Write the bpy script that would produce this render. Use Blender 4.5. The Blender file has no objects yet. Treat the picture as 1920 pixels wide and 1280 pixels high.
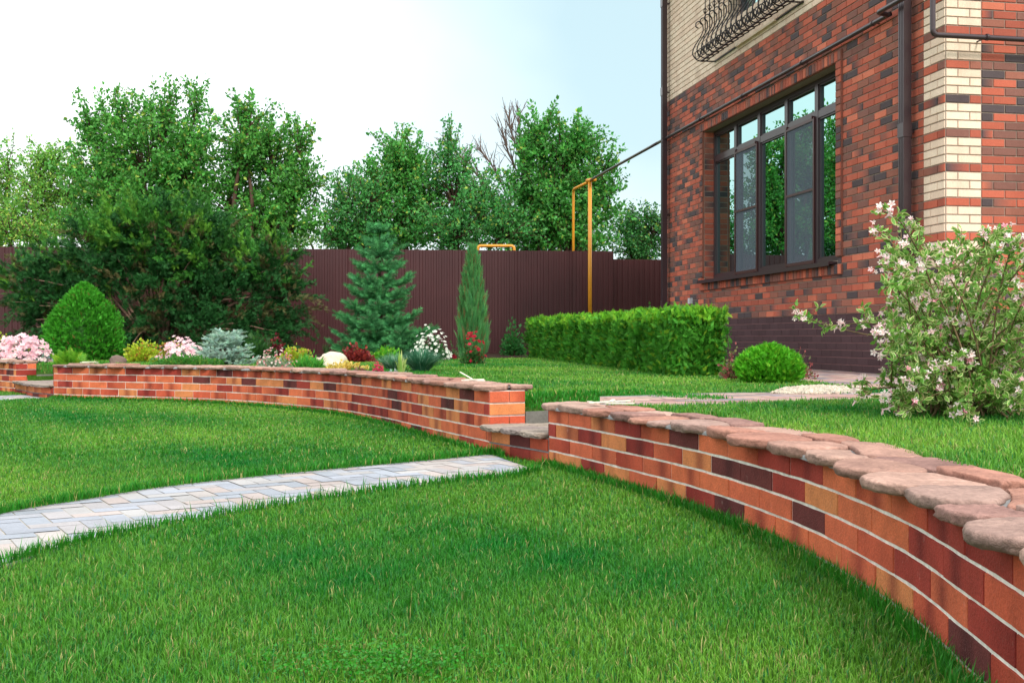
import bpy, math
import numpy as np
from mathutils import Vector
rng = np.random.default_rng(11)
S = bpy.context.scene
COL = S.collection
F = 2100.0; CX = 960.0; HY = 634.0; EYE = 0.8
# ------------------------------------------------------------------ helpers
def lin(r, g=None, b=None):
    if g is None: r, g, b = r
    f = lambda c: (c/255/12.92) if c/255 <= .04045 else ((c/255+.055)/1.055)**2.4
    return np.array([f(r), f(g), f(b)])
def nrm(v):
    v = np.asarray(v, float); n = np.linalg.norm(v, axis=-1, keepdims=True); return v/np.maximum(n, 1e-9)
def zu(y): return .385 + np.clip((np.asarray(y, float)-8)*.0042, -.01, .07)
def zl(y): return np.clip((np.asarray(y, float)-5)*.006, 0, .04)
def W(px, py, Y): return np.array([(px-CX)*Y/F, Y, EYE+(HY-py)*Y/F])
def gup(px, py):
    Y = 10.
    for _ in range(30): Y = (EYE-float(zu(Y)))*F/(py-HY)
    return ((px-CX)*Y/F, Y)
def glo(px, py):
    Y = 6.
    for _ in range(30): Y = (EYE-float(zl(Y)))*F/(py-HY)
    return ((px-CX)*Y/F, Y)
WL = {}
def setp(o, label=None, cat=None, group=None, kind=None):
    if label: o['label'] = label
    if cat: o['category'] = cat
    if group: o['group'] = group
    if kind: o['kind'] = kind
def thing(name, label, cat, loc, group=None):
    o = bpy.data.objects.new(name, None); COL.objects.link(o)
    o.location = tuple(float(c) for c in loc); o.empty_display_size = .2
    setp(o, label, cat, group); WL[o.name] = np.array(loc, float); return o
class Acc:
    def __init__(s): s.V=[]; s.Q=[]; s.T=[]; s.C=[]; s.MQ=[]; s.MT=[]; s.n=0
    def add(s, V, Q=None, T=None, C=(1,1,1), m=0):
        V = np.asarray(V, float).reshape(-1,3); k = len(V)
        C = np.asarray(C, float)
        if C.ndim == 1: C = np.broadcast_to(C, (k,3))
        s.V.append(V); s.C.append(C)
        if Q is not None and len(Q):
            Q = np.asarray(Q, int).reshape(-1,4)+s.n; s.Q.append(Q); s.MQ.append(np.full(len(Q), m))
        if T is not None and len(T):
            T = np.asarray(T, int).reshape(-1,3)+s.n; s.T.append(T); s.MT.append(np.full(len(T), m))
        s.n += k
    def inst(s, tp, P, R, sc, tint=None, m=0):
        TV, TQ, TT, TC = tp; P = np.asarray(P, float); n = len(P)
        if n == 0: return
        sc = np.asarray(sc, float)
        if sc.ndim == 0: sc = np.full(n, float(sc))
        if sc.ndim == 1: sc = np.repeat(sc[:,None], 3, 1)
        A = TV[None]*sc[:,None,:]
        V = np.einsum('nij,nkj->nki', R, A)+P[:,None,:]
        if tint is None: tint = np.ones((n,3))
        C = TC[None]*tint[:,None,:]
        k = len(TV); off = (np.arange(n)*k)[:,None,None]
        Q = (TQ[None]+off).reshape(-1,4) if TQ is not None and len(TQ) else None
        T = (TT[None]+off).reshape(-1,3) if TT is not None and len(TT) else None
        s.add(V.reshape(-1,3), Q, T, np.clip(C.reshape(-1,3), 0, 1), m)
    def box(s, lo, hi, C=(1,1,1), m=0):
        x0,y0,z0 = lo; x1,y1,z1 = hi
        V = [(x,y,z) for z in (z0,z1) for (x,y) in ((x0,y0),(x1,y0),(x1,y1),(x0,y1))]
        s.add(V, [(3,2,1,0),(4,5,6,7),(0,1,5,4),(1,2,6,5),(2,3,7,6),(3,0,4,7)], None, C, m)
    def obox(s, O, A, B, Cc, C=(1,1,1), m=0):      # corner + three edge vectors
        O,A,B,D = [np.asarray(v, float) for v in (O,A,B,Cc)]
        V = [O,O+A,O+A+B,O+B,O+D,O+A+D,O+A+B+D,O+B+D]
        s.add(V, [(3,2,1,0),(4,5,6,7),(0,1,5,4),(1,2,6,5),(2,3,7,6),(3,0,4,7)], None, C, m)
    def tube(s, pts, r, seg=6, C=(1,1,1), m=0, cap=True):
        P = np.asarray(pts, float); n = len(P)
        r = np.broadcast_to(np.asarray(r, float), (n,))
        T = np.gradient(P, axis=0); T = nrm(T)
        ref = np.array([0,0,1.]) if abs(T[0][2]) < .9 else np.array([1.,0,0])
        a = nrm(np.cross(T[0], ref)); fr = []
        for i in range(n):
            a = nrm(a-T[i]*np.dot(a, T[i])); fr.append((a, np.cross(T[i], a)))
        th = np.arange(seg)/seg*2*math.pi
        V = np.concatenate([P[i]+r[i]*(np.cos(th)[:,None]*fr[i][0]+np.sin(th)[:,None]*fr[i][1]) for i in range(n)])
        Q = [(i*seg+j, i*seg+(j+1)%seg, (i+1)*seg+(j+1)%seg, (i+1)*seg+j) for i in range(n-1) for j in range(seg)]
        Tt = []
        if cap:
            V = np.vstack([V, P[0], P[-1]])
            Tt = [(n*seg, (j+1)%seg, j) for j in range(seg)]+[(n*seg+1, (n-1)*seg+j, (n-1)*seg+(j+1)%seg) for j in range(seg)]
        s.add(V, Q, Tt, C, m)
    def build(s, name, mats, parent=None, smooth=False, loc=None, **kw):
        me = bpy.data.meshes.new(name)
        V = np.concatenate(s.V); C = np.concatenate(s.C)
        o = bpy.data.objects.new(name, me); COL.objects.link(o)
        if parent is not None:
            base = WL[parent.name]; o.parent = parent
        else:
            base = np.array(loc if loc is not None else (0,0,0), float); o.location = tuple(float(c) for c in base)
        WL[o.name] = base
        V = V-base
        Q = np.concatenate(s.Q) if s.Q else np.zeros((0,4), int)
        T = np.concatenate(s.T) if s.T else np.zeros((0,3), int)
        nq, nt = len(Q), len(T)
        me.vertices.add(len(V)); me.vertices.foreach_set('co', V.astype(np.float32).ravel())
        me.loops.add(nq*4+nt*3)
        me.loops.foreach_set('vertex_index', np.concatenate([Q.ravel(), T.ravel()]).astype(np.int32))
        me.polygons.add(nq+nt)
        me.polygons.foreach_set('loop_start', np.concatenate([np.arange(nq)*4, nq*4+np.arange(nt)*3]).astype(np.int32))
        mi = np.concatenate((s.MQ if s.MQ else [np.zeros(0,int)])+(s.MT if s.MT else []))
        me.polygons.foreach_set('material_index', mi.astype(np.int32))
        me.update(calc_edges=True)
        if smooth: me.shade_smooth()
        else: me.shade_flat()
        at = me.color_attributes.new('Col', 'FLOAT_COLOR', 'POINT')
        at.data.foreach_set('color', np.hstack([C, np.ones((len(C),1))]).astype(np.float32).ravel())
        for mm in (mats if isinstance(mats, (list,tuple)) else [mats]): me.materials.append(mm)
        setp(o, **kw); return o
def frames(D, roll=None):
    D = nrm(D); n = len(D)
    ref = np.tile([0,0,1.], (n,1)); ref[np.abs(D[:,2]) > .95] = [1,0,0]
    a = nrm(np.cross(D, ref)); b = np.cross(a, D)
    if roll is None: roll = rng.uniform(0, 2*math.pi, n)
    c, si = np.cos(roll)[:,None], np.sin(roll)[:,None]
    x = a*c+b*si; z = np.cross(x, D)
    return np.stack([x, D, z], axis=2)
def rdir(n, up=0.):
    v = nrm(rng.normal(size=(n,3))); v[:,2] += up; return nrm(v)
# ------------------------------------------------------------------ materials
def mat(name):
    m = bpy.data.materials.new(name); m.use_nodes = True; nt = m.node_tree
    return m, nt, nt.nodes['Principled BSDF'], nt.nodes['Material Output']
def N(nt, t, **kw):
    n = nt.nodes.new(t)
    for k, v in kw.items():
        if k in n.inputs: n.inputs[k].default_value = v
        else: setattr(n, k, v)
    return n
def mixc(nt, fac, a, b, mode='MIX'):
    n = nt.nodes.new('ShaderNodeMix'); n.data_type = 'RGBA'; n.blend_type = mode
    for sock, v in ((n.inputs[0], fac), (n.inputs[6], a), (n.inputs[7], b)):
        if isinstance(v, bpy.types.NodeSocket): nt.links.new(v, sock)
        elif isinstance(v, (int, float)): sock.default_value = v
        else: sock.default_value = (*[float(c) for c in v], 1)
    return n.outputs[2]
def noise(nt, scale, detail=3, rough=.6, vec=None, dist=0.):
    n = N(nt, 'ShaderNodeTexNoise'); n.inputs['Scale'].default_value = scale; n.inputs['Detail'].default_value = detail
    n.inputs['Roughness'].default_value = rough; n.inputs['Distortion'].default_value = dist
    if vec is None:
        vec = N(nt, 'ShaderNodeTexCoord').outputs['Object']
    nt.links.new(vec, n.inputs['Vector']); return n.outputs['Fac']
def ramp(nt, fac, p0, p1, c0=(0,0,0), c1=(1,1,1)):
    r = N(nt, 'ShaderNodeValToRGB'); nt.links.new(fac, r.inputs[0])
    r.color_ramp.elements[0].position = p0; r.color_ramp.elements[1].position = p1
    r.color_ramp.elements[0].color = (*c0,1); r.color_ramp.elements[1].color = (*c1,1); return r.outputs[0]
def attr(nt): 
    a = N(nt, 'ShaderNodeAttribute'); a.attribute_name = 'Col'; return a.outputs['Color']
def bump(nt, bs, h, strength, dist):
    b = N(nt, 'ShaderNodeBump'); b.inputs['Strength'].default_value = strength; b.inputs['Distance'].default_value = dist
    nt.links.new(h, b.inputs['Height']); nt.links.new(b.outputs[0], bs.inputs['Normal']); return b
def m_attr(name, rough=.85, spec=.3, ns=(8, 60), amt=(.25, .3), bs=80, bd=.003, bstr=.6, metallic=0.):
    m, nt, b, o = mat(name); c = attr(nt)
    for s_, a_ in zip(ns, amt):
        f = ramp(nt, noise(nt, s_), .25, .75, (1-a_,)*3, (1+a_*.25,)*3)
        c = mixc(nt, 1., c, f, 'MULTIPLY')
    nt.links.new(c, b.inputs['Base Color']); b.inputs['Roughness'].default_value = rough
    b.inputs['Specular IOR Level'].default_value = spec; b.inputs['Metallic'].default_value = metallic
    if bs: bump(nt, b, noise(nt, bs, 5, .65), bstr, bd)
    return m
def m_foliage(name, trans=.3, rough=.55, spec=.25, ns=0, na=.3):
    m, nt, b, o = mat(name); c = attr(nt)
    if ns:
        f = ramp(nt, noise(nt, ns), .3, .7, (1-na,)*3, (1,1,1)); c = mixc(nt, 1., c, f, 'MULTIPLY')
    nt.links.new(c, b.inputs['Base Color']); b.inputs['Roughness'].default_value = rough
    b.inputs['Specular IOR Level'].default_value = spec
    t = N(nt, 'ShaderNodeBsdfTranslucent'); nt.links.new(c, t.inputs[0])
    mx = N(nt, 'ShaderNodeMixShader'); mx.inputs[0].default_value = trans
    nt.links.new(b.outputs[0], mx.inputs[1]); nt.links.new(t.outputs[0], mx.inputs[2]); nt.links.new(mx.outputs[0], o.inputs[0])
    return m
def m_flat(name, col, rough=.5, spec=.5, metallic=0., ns=20, na=.15, bs=0, bd=.002):
    m, nt, b, o = mat(name)
    c = mixc(nt, ramp(nt, noise(nt, ns), .3, .7), tuple(np.array(col)*(1-na)), tuple(col))
    nt.links.new(c, b.inputs['Base Color']); b.inputs['Roughness'].default_value = rough
    b.inputs['Specular IOR Level'].default_value = spec; b.inputs['Metallic'].default_value = metallic
    if bs: bump(nt, b, noise(nt, bs, 4), .5, bd)
    return m
M_GR = m_foliage('grass_blade', .35, .5, .3)
M_LEAF = m_foliage('leaf', .33, .45, .35)
M_CON = m_foliage('conifer', .15, .6, .2)
M_PET = m_foliage('petal', .35, .6, .2)
M_BARK = m_attr('bark', .9, .2, (10, 50), (.3,.3), 60, .006)
M_BRICK = m_attr('facade_brick', .85, .25, (6, 90), (.08,.2), 140, .003, .7)
M_CLINK = m_attr('garden_brick', .8, .3, (11, 150), (.26,.3), 110, .006, 1.)
def weather(m, sc, lo, dark, tintc=(.55,.5,.48)):
    nt=m.node_tree; b=nt.nodes['Principled BSDF']; l=b.inputs['Base Color'].links[0].from_socket
    tc_=N(nt,'ShaderNodeTexCoord'); mp=N(nt,'ShaderNodeMapping'); mp.inputs['Scale'].default_value=sc
    nt.links.new(tc_.outputs['Object'],mp.inputs[0]); f=ramp(nt,noise(nt,1.,6,.7,mp.outputs[0]),lo,lo+.25,(0,0,0),(dark,)*3)
    nt.links.new(mixc(nt,f,l,tintc,'MULTIPLY') if dark<1.01 and tintc[0]<.9 else mixc(nt,f,l,tintc),b.inputs['Base Color'])
M_MORT = m_flat('mortar', lin(158,140,128), .95, .1, ns=40, na=.25, bs=150)
M_MORTW = m_flat('pale_mortar', lin(236,230,220), .95, .1, ns=30, na=.3, bs=120, bd=.004)
M_MORTG = m_flat('grey_mortar', lin(150,150,150), .95, .1, ns=25, na=.3, bs=90, bd=.006)
M_STONE = m_attr('flagstone', .85, .25, (7, 55), (.3,.34), 60, .009, 1.)
M_PAVE = m_attr('paver', .85, .3, (3, 60), (.12,.14), 120, .002)
weather(M_BRICK,(2.2,2.2,.35),.5,.55,(.62,.58,.56))
weather(M_CLINK,(9,9,4),.58,.75,(.5,.42,.42)); weather(M_CLINK,(22,22,18),.62,.22,(.92,.8,.7))
weather(M_STONE,(6,6,6),.47,.7,(.62,.6,.62)); weather(M_PAVE,(2.5,2.5,2.5),.5,.6,(.66,.63,.58))
M_METAL = m_flat('dark_brown_metal', lin(66,52,56), .3, .5, .0, 30, .1)
M_IRON = m_flat('wrought_iron', lin(38,28,30), .5, .5, .0, 30, .2)
M_FENCE = None
# fence sheet metal
m, nt, b, o = mat('fence_sheet'); M_FENCE = m
c = mixc(nt, ramp(nt, noise(nt, .8, 4), .3, .7), lin(60,26,28), lin(72,33,35))
nt.links.new(c, b.inputs['Base Color']); b.inputs['Roughness'].default_value = .42; b.inputs['Specular IOR Level'].default_value = .45
M_YEL = m_flat('yellow_gas_paint', lin(226,152,40), .4, .5, 0, 12, .12)
M_GREYP = m_flat('grey_plastic', lin(205,208,210), .5)
M_WHITE = m_flat('white_strip', lin(232,228,212), .6)
M_BOULD = m_attr('boulder', .9, .2, (6, 30), (.22,.2), 40, .008)
M_SOIL = m_flat('soil', lin(62,48,38), .95, .1, ns=15, na=.5, bs=60, bd=.02)
M_CONC = m_attr('concrete', .9, .2, (8, 70), (.35,.25), 60, .004)
M_CURT = m_flat('curtain', lin(120,124,128), .8, .2, 0, 3, .3)
M_ROOM = m_flat('room', lin(60,58,56), .9)
def glass(name, refl, tint, rough=0.):
    m, nt, b, o = mat(name); nt.nodes.remove(b)
    g = N(nt, 'ShaderNodeBsdfGlossy'); g.inputs['Roughness'].default_value = rough; g.inputs[0].default_value = (*lin(165,202,200),1)
    t = N(nt, 'ShaderNodeBsdfTransparent'); t.inputs[0].default_value = (*tint,1)
    l = N(nt, 'ShaderNodeLayerWeight'); l.inputs[0].default_value = .35
    mr = N(nt, 'ShaderNodeMapRange'); nt.links.new(l.outputs['Fresnel'], mr.inputs[0])
    mr.inputs[1].default_value = 0; mr.inputs[2].default_value = 1; mr.inputs[3].default_value = refl; mr.inputs[4].default_value = 1
    mx = N(nt, 'ShaderNodeMixShader'); nt.links.new(mr.outputs[0], mx.inputs[0])
    nt.links.new(t.outputs[0], mx.inputs[1]); nt.links.new(g.outputs[0], mx.inputs[2]); nt.links.new(mx.outputs[0], o.inputs[0]); return m
M_GLASS = glass('window_glass', .5, (.35,.55,.52))
m, nt, b, o = mat('insect_mesh'); M_NET = m
d = N(nt, 'ShaderNodeBsdfDiffuse'); d.inputs[0].default_value = (*lin(122,132,144),1)
t = N(nt, 'ShaderNodeBsdfTransparent'); mx = N(nt, 'ShaderNodeMixShader'); mx.inputs[0].default_value = .45
nt.links.new(t.outputs[0], mx.inputs[1]); nt.links.new(d.outputs[0], mx.inputs[2]); nt.links.new(mx.outputs[0], o.inputs[0])
nt.nodes.remove(b)
# ground material
def m_ground(name, a, b_, s=2.):
    m, nt, b, o = mat(name)
    c = mixc(nt, ramp(nt, noise(nt, s, 4), .35, .65), a, b_)
    c = mixc(nt, ramp(nt, noise(nt, 60, 3), .4, .7), c, tuple(np.array(a)*.4))
    nt.links.new(c, b.inputs['Base Color']); b.inputs['Roughness'].default_value = .95; b.inputs['Specular IOR Level'].default_value = .1
    bump(nt, b, noise(nt, 90, 4), .8, .015); return m
M_GND = m_ground('turf', lin(48,86,24), lin(70,104,34))
# ------------------------------------------------------------------ templates
def T_leaf(w=.3, fold=.06, c=(1,1,1)):
    V = np.array([(0,0,0),(w,.45,fold),(0,1,0),(-w,.45,fold)]); return V, np.array([(0,1,2,3)]), None, np.tile(c,(4,1)).astype(float)
def T_frond(k=7, spread=.9, w=.035, cw=1.):       # flat feathery spray along +Y
    V=[]; Q=[]; C=[]
    def strip(a, b_, w0, c0, c1):
        a=np.array(a); b_=np.array(b_); d=nrm(b_-a); p=np.array([-d[1],d[0],0])*w0; n=len(V)
        V.extend([a-p, a+p, b_+p*.35, b_-p*.35]); Q.append((n,n+1,n+2,n+3)); C.extend([c0,c0,c1,c1])
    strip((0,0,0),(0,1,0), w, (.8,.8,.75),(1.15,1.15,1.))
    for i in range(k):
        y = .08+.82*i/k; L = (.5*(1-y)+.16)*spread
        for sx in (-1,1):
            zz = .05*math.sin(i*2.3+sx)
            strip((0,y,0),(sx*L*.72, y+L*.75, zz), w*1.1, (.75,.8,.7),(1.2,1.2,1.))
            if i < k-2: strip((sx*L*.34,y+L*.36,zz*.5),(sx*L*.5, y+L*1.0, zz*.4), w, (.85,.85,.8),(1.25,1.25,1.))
    return np.array(V), np.array(Q), None, np.array(C)
def T_brush(k=40, L=.36, w=.028):          # needle twig
    V=[]; T=[]; C=[]; r = np.random.default_rng(3)
    for i in range(k):
        y = (i+.5)/k; a = i*2.4; ll = L*(1.-.35*y)
        d = np.array([math.cos(a), .75, math.sin(a)]); d = nrm(d)
        p = np.array([0,y*.85,0]); q = p+d*ll; s_ = np.array([-math.sin(a),0,math.cos(a)])*w
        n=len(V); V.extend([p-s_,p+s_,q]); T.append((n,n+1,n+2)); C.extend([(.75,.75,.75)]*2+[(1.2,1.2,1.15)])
    n=len(V); V.extend([(-.02,0,0),(.02,0,0),(0,.9,.0)]); T.append((n,n+1,n+2)); C.extend([(.6,.45,.3)]*3)
    return np.array(V), None, np.array(T), np.array(C)
def T_flower(k=5, cup=.35, w=.34, throat=(1,1,.8)):
    V=[]; Q=[]; C=[]
    for i in range(k):
        a=2*math.pi*i/k; ca,sa=math.cos(a),math.sin(a); px,pz=-sa,ca
        n=len(V)
        V.extend([(0,0,0),(ca*.6+px*w,cup*.7,sa*.6+pz*w),(ca,cup,sa),(ca*.6-px*w,cup*.7,sa*.6-pz*w)])
        Q.append((n,n+1,n+2,n+3)); C.extend([throat,(1,1,1),(1,1,1),(1,1,1)])
    return np.array(V,float), np.array(Q), None, np.array(C,float)
LEAF=T_leaf(); LEAFW=T_leaf(.42,.1); LEAFN=T_leaf(.12,.03); FROND=T_frond(5,.5,.03); FRONDD=T_frond(6,.6,.024); BRUSH=T_brush(); FLOW=T_flower()
# ------------------------------------------------------------------ world, camera, sun
SUN_EL = 42.; SUN_AZ = 158.     # azimuth clockwise from +Y
w = bpy.data.worlds.new('World'); S.world = w; w.use_nodes = True; nt = w.node_tree
bg = nt.nodes['Background']; bg.inputs[1].default_value = .1
sky = N(nt, 'ShaderNodeTexSky'); sky.sky_type = 'NISHITA'; sky.sun_disc = False
sky.sun_elevation = math.radians(SUN_EL); sky.sun_rotation = math.radians(SUN_AZ); sky.air_density = 1.2; sky.dust_density = 2.
tc = N(nt, 'ShaderNodeTexCoord')
n1 = noise(nt, 1.6, 5, .55, tc.outputs['Generated'], .4)
sx = N(nt, 'ShaderNodeSeparateXYZ'); nt.links.new(tc.outputs['Generated'], sx.inputs[0])
# clouds: thin bright overcast, opening to pale blue in a patch toward the house corner
vd = N(nt, 'ShaderNodeVectorMath'); vd.operation = 'DISTANCE'; nt.links.new(tc.outputs['Generated'], vd.inputs[0])
vd.inputs[1].default_value = tuple(nrm(np.array([.15, 1., .22])))
pr = ramp(nt, vd.outputs['Value'], .06, .5, (.85,)*3, (0,)*3)
nr = ramp(nt, n1, .38, .72, (0,0,0), (.34,.34,.34))
ad = N(nt, 'ShaderNodeMath'); ad.operation='ADD'; nt.links.new(pr, ad.inputs[0]); nt.links.new(nr, ad.inputs[1])
CL = 12.5
blue = mixc(nt, .75, sky.outputs[0], (5.7,7.6,8.0))
cw = mixc(nt, ad.outputs[0], (CL, CL*1.02, CL*1.03), blue)
nt.links.new(cw, bg.inputs[0])
sd = bpy.data.lights.new('Sun', 'SUN'); sd.energy = 2.3; sd.angle = math.radians(12); sd.color = (1, .95, .87)
so = bpy.data.objects.new('Sun', sd); COL.objects.link(so)
az = math.radians(SUN_AZ); el = math.radians(SUN_EL)
sv = Vector((math.sin(az)*math.cos(el), math.cos(az)*math.cos(el), math.sin(el)))
so.rotation_euler = sv.to_track_quat('Z', 'Y').to_euler(); so.location = (5,-8,12)
cam = bpy.data.cameras.new('Camera'); co = bpy.data.objects.new('Camera', cam); COL.objects.link(co); S.camera = co
co.location = (0,0,EYE); co.rotation_euler = (math.radians(90),0,0); cam.lens = 36*F/1920; cam.sensor_width = 36
cam.shift_y = -6/1920; cam.clip_end = 3000; cam.clip_start = .05
S.view_settings.view_transform = 'Standard'; S.view_settings.look = 'None'; S.view_settings.exposure = .45; S.view_settings.gamma = 1
# ------------------------------------------------------------------ curve of the terrace wall
CP = np.array([(-3.6,-7),(-1.8,-4.5),(-.2,-2),(.5,-.3),(.82,1.0),(1.0,2.0),(1.07,2.65),(1.11,3.25),(1.06,4.12),(.86,5.12),(.56,6.02),(.225,6.88),(-.155,7.56),(-.57,8.5),(-1.25,10.1),(-1.98,11.35),(-3.44,12.85),(-5.73,14.0),(-6.8,15.35),(-8.2,16.7),(-10.2,18.2),(-14,19.5),(-20,19.8),(-30,19)])
def catmull(P, m=14):
    out=[]; Q=np.vstack([2*P[0]-P[1], P, 2*P[-1]-P[-2]])
    for i in range(1,len(Q)-2):
        for t in np.arange(m)/m:
            out.append(.5*((2*Q[i])+(-Q[i-1]+Q[i+1])*t+(2*Q[i-1]-5*Q[i]+4*Q[i+1]-Q[i+2])*t*t+(-Q[i-1]+3*Q[i]-3*Q[i+1]+Q[i+2])*t**3))
    out.append(Q[-2]); return np.array(out)
CV = catmull(CP); SA = np.concatenate([[0], np.cumsum(np.linalg.norm(np.diff(CV,axis=0),axis=1))])
TG = nrm(np.gradient(CV, axis=0)); 
for _ in range(3): TG = nrm(np.vstack([TG[:1], (TG[:-2]+TG[1:-1]*2+TG[2:])/4, TG[-1:]]))
def cvp(s, off=0.):
    s = np.asarray(s, float)
    x = np.interp(s, SA, CV[:,0]); y = np.interp(s, SA, CV[:,1])
    tx = np.interp(s, SA, TG[:,0]); ty = np.interp(s, SA, TG[:,1]); l = np.hypot(tx,ty)
    return np.stack([x+off*ty/l, y-off*tx/l], -1)
def s_at(p): return float(SA[np.argmin(np.linalg.norm(CV-np.array(p), axis=1))])
sR1 = s_at((.225,6.88)); sL0 = s_at((-.155,7.56)); sL1 = s_at((-5.73,14.0)); sM0 = s_at((-6.8,15.35)); S0 = s_at((-1.8,-4.5)); SE = s_at((-14,19.5))
def inside(P, poly):
    x,y = P[:,0],P[:,1]; r = np.zeros(len(P), bool); n=len(poly)
    for i in range(n):
        x1,y1 = poly[i]; x2,y2 = poly[(i+1)%n]
        c = ((y1>y)!=(y2>y)); xi = (x2-x1)*(y-y1)/((y2-y1) if y2!=y1 else 1e-9)+x1
        r ^= c & (x < xi)
    return r
LOWPOLY = np.vstack([CV, [(-40,19),(-40,-12),(-3.6,-12)]])
# ------------------------------------------------------------------ ground
a = Acc()
xs = np.concatenate([np.linspace(-1500,-60,6), np.linspace(-40,40,41), np.linspace(60,1500,6)])
ys = np.concatenate([np.linspace(-1500,-60,6), np.linspace(-40,40,41), np.linspace(60,1500,6)])
X,Yg = np.meshgrid(xs, ys); V = np.stack([X.ravel(), Yg.ravel(), zl(Yg.ravel())], -1); nx=len(xs)
Q = [(j*nx+i, j*nx+i+1, (j+1)*nx+i+1, (j+1)*nx+i) for j in range(len(ys)-1) for i in range(nx-1)]
a.add(V, Q); a.build('ground', M_GND, kind='structure')
a = Acc(); ds = [.14,.5,1.5,4,8,15,30,80,400]
ss = np.sort(np.concatenate([np.linspace(SA[8], SA[-1]-.5, 120)]+[[x-.001,x+.001] for x in (sR1,sL0+.42,sL1,sM0+.42)])); rows=[]
for d_ in ds:
    p = cvp(ss, np.where(((ss>sR1)&(ss<sL0+.42))|((ss>sL1)&(ss<sM0+.42)), max(d_,1.38), d_))
    rows.append(np.column_stack([p, zu(p[:,1])]))
V = np.concatenate(rows); n=len(ss)
Q = [(r*n+i, (r+1)*n+i, (r+1)*n+i+1, r*n+i+1) for r in range(len(ds)-1) for i in range(n-1)]
a.add(V, Q); a.build('upper_terrace', M_GND, kind='structure')
# ------------------------------------------------------------------ clipping pavers to a strip
def clip(poly, q):
    out = [np.array(p,float) for p in poly]
    ar = sum(q[i][0]*q[(i+1)%4][1]-q[(i+1)%4][0]*q[i][1] for i in range(4))
    qq = q if ar > 0 else q[::-1]
    for i in range(4):
        A=np.array(qq[i]); B=np.array(qq[(i+1)%4]); e=B-A; res=[]
        f=lambda p: e[0]*(p[1]-A[1])-e[1]*(p[0]-A[0])
        for j in range(len(out)):
            P=out[j]; Qp=out[(j+1)%len(out)]; fp,fq=f(P),f(Qp)
            if fp>=0: res.append(P)
            if fp*fq<0: res.append(P+(Qp-P)*fp/(fp-fq))
        out=res
        if len(out)<3: return None
    return out
def pave(name, E1, E2, zf, cols, L=.2, Wd=.1, ang=0., joint=.006, jm=M_MORTW, herring=True, label=None):
    E1=catmull(np.array(E1,float),4); E2=catmull(np.array(E2,float),4)
    a = Acc(); n=len(E1)
    V=[(*p, float(zf(p[1]))+.0105) for p in E1]+[(*p, float(zf(p[1]))+.0105) for p in E2]
    a.add(V, [(i,i+1,n+i+1,n+i) for i in range(n-1)], None, (1,1,1), 1)
    c0=(E1.mean(0)+E2.mean(0))/2; R=max(np.linalg.norm(E1-c0,axis=1).max(), np.linalg.norm(E2-c0,axis=1).max())+.5
    ca,sa=math.cos(ang),math.sin(ang); k=int(R/Wd)+3; rects=[]
    if herring:
        for i in range(-k,k):
            for j in range(-k,k):
                if (i-j)%4==0: rects.append((i*Wd,j*Wd,L,Wd))
                if (i-j)%4==3: rects.append((i*Wd,(j)*Wd,Wd,L))
    else:
        for j in range(-k,k):
            for i in range(-k,k): rects.append((i*L+(j%2)*L/2, j*Wd, L, Wd))
    quads=[[E1[i],E1[i+1],E2[i+1],E2[i]] for i in range(n-1)]
    qb=[(min(p[0] for p in q),max(p[0] for p in q),min(p[1] for p in q),max(p[1] for p in q)) for q in quads]
    for (x,y,lx,ly) in rects:
        g=joint/2; rc=[(x+g,y+g),(x+lx-g,y+g),(x+lx-g,y+ly-g),(x+g,y+ly-g)]
        rc=[(c0[0]+px*ca-py*sa, c0[1]+px*sa+py*ca) for px,py in rc]
        bx=(min(p[0] for p in rc),max(p[0] for p in rc),min(p[1] for p in rc),max(p[1] for p in rc))
        col=cols[rng.integers(len(cols))]*rng.uniform(.88,1.08); dz=rng.uniform(-.0015,.0015)
        for q,b_ in zip(quads,qb):
            if bx[0]>b_[1] or bx[1]<b_[0] or bx[2]>b_[3] or bx[3]<b_[2]: continue
            pc=clip(rc,q)
            if pc is None: continue
            V=[(*p, float(zf(p[1]))+.014+dz) for p in pc]; m_=len(V)
            a.add(V, None, [(0,i,i+1) for i in range(1,m_-1)], col, 0)
    # edging kerb
    for E,o in ((E1,-1),(E2,1)):
        mid=(E1+E2)/2; dirn=nrm(E-mid)
        P0=E; P1=E+dirn*.035
        V=[]; 
        for p,q_ in zip(P0,P1): 
            z=float(zf(p[1])); V+= [(*p,z+.004),(*p,z+.017),(*q_,z+.017),(*q_,z+.0)]
        Qk=[]
        for i in range(len(E)-1):
            for k_ in range(3): Qk.append((i*4+k_,(i+1)*4+k_,(i+1)*4+k_+1,i*4+k_+1))
        a.add(V,Qk,None,lin(138,140,144),0)
    ob=a.build(name,[M_PAVE,jm],kind='structure')
    return np.vstack([E1,E2[::-1]])
M_PJ=m_flat('path_joint',lin(196,190,180),.95,.1,ns=30,na=.35,bs=100)
PC=[lin(172,174,182),lin(180,178,178),lin(166,171,182),lin(184,177,174),lin(176,172,174),lin(160,166,176),lin(184,172,168)]
e_far=[glo(-260,1040),glo(0,971),glo(150,945),glo(302,920),glo(495,898),glo(700,878),glo(830,866),glo(915,858),glo(944,864)]
e_near=[glo(-300,1190),glo(0,1068),glo(135,1028),glo(271,997),glo(495,957),glo(700,926),glo(850,907),glo(960,897),glo(1012,887)]
PATH1=pave('garden_path', e_far, e_near, zl, PC, .21,.105,.55,jm=M_PJ)
UC=[lin(188,150,142),lin(176,140,136),lin(168,148,148),lin(196,166,154),lin(150,140,146),lin(184,160,148)]
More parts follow.
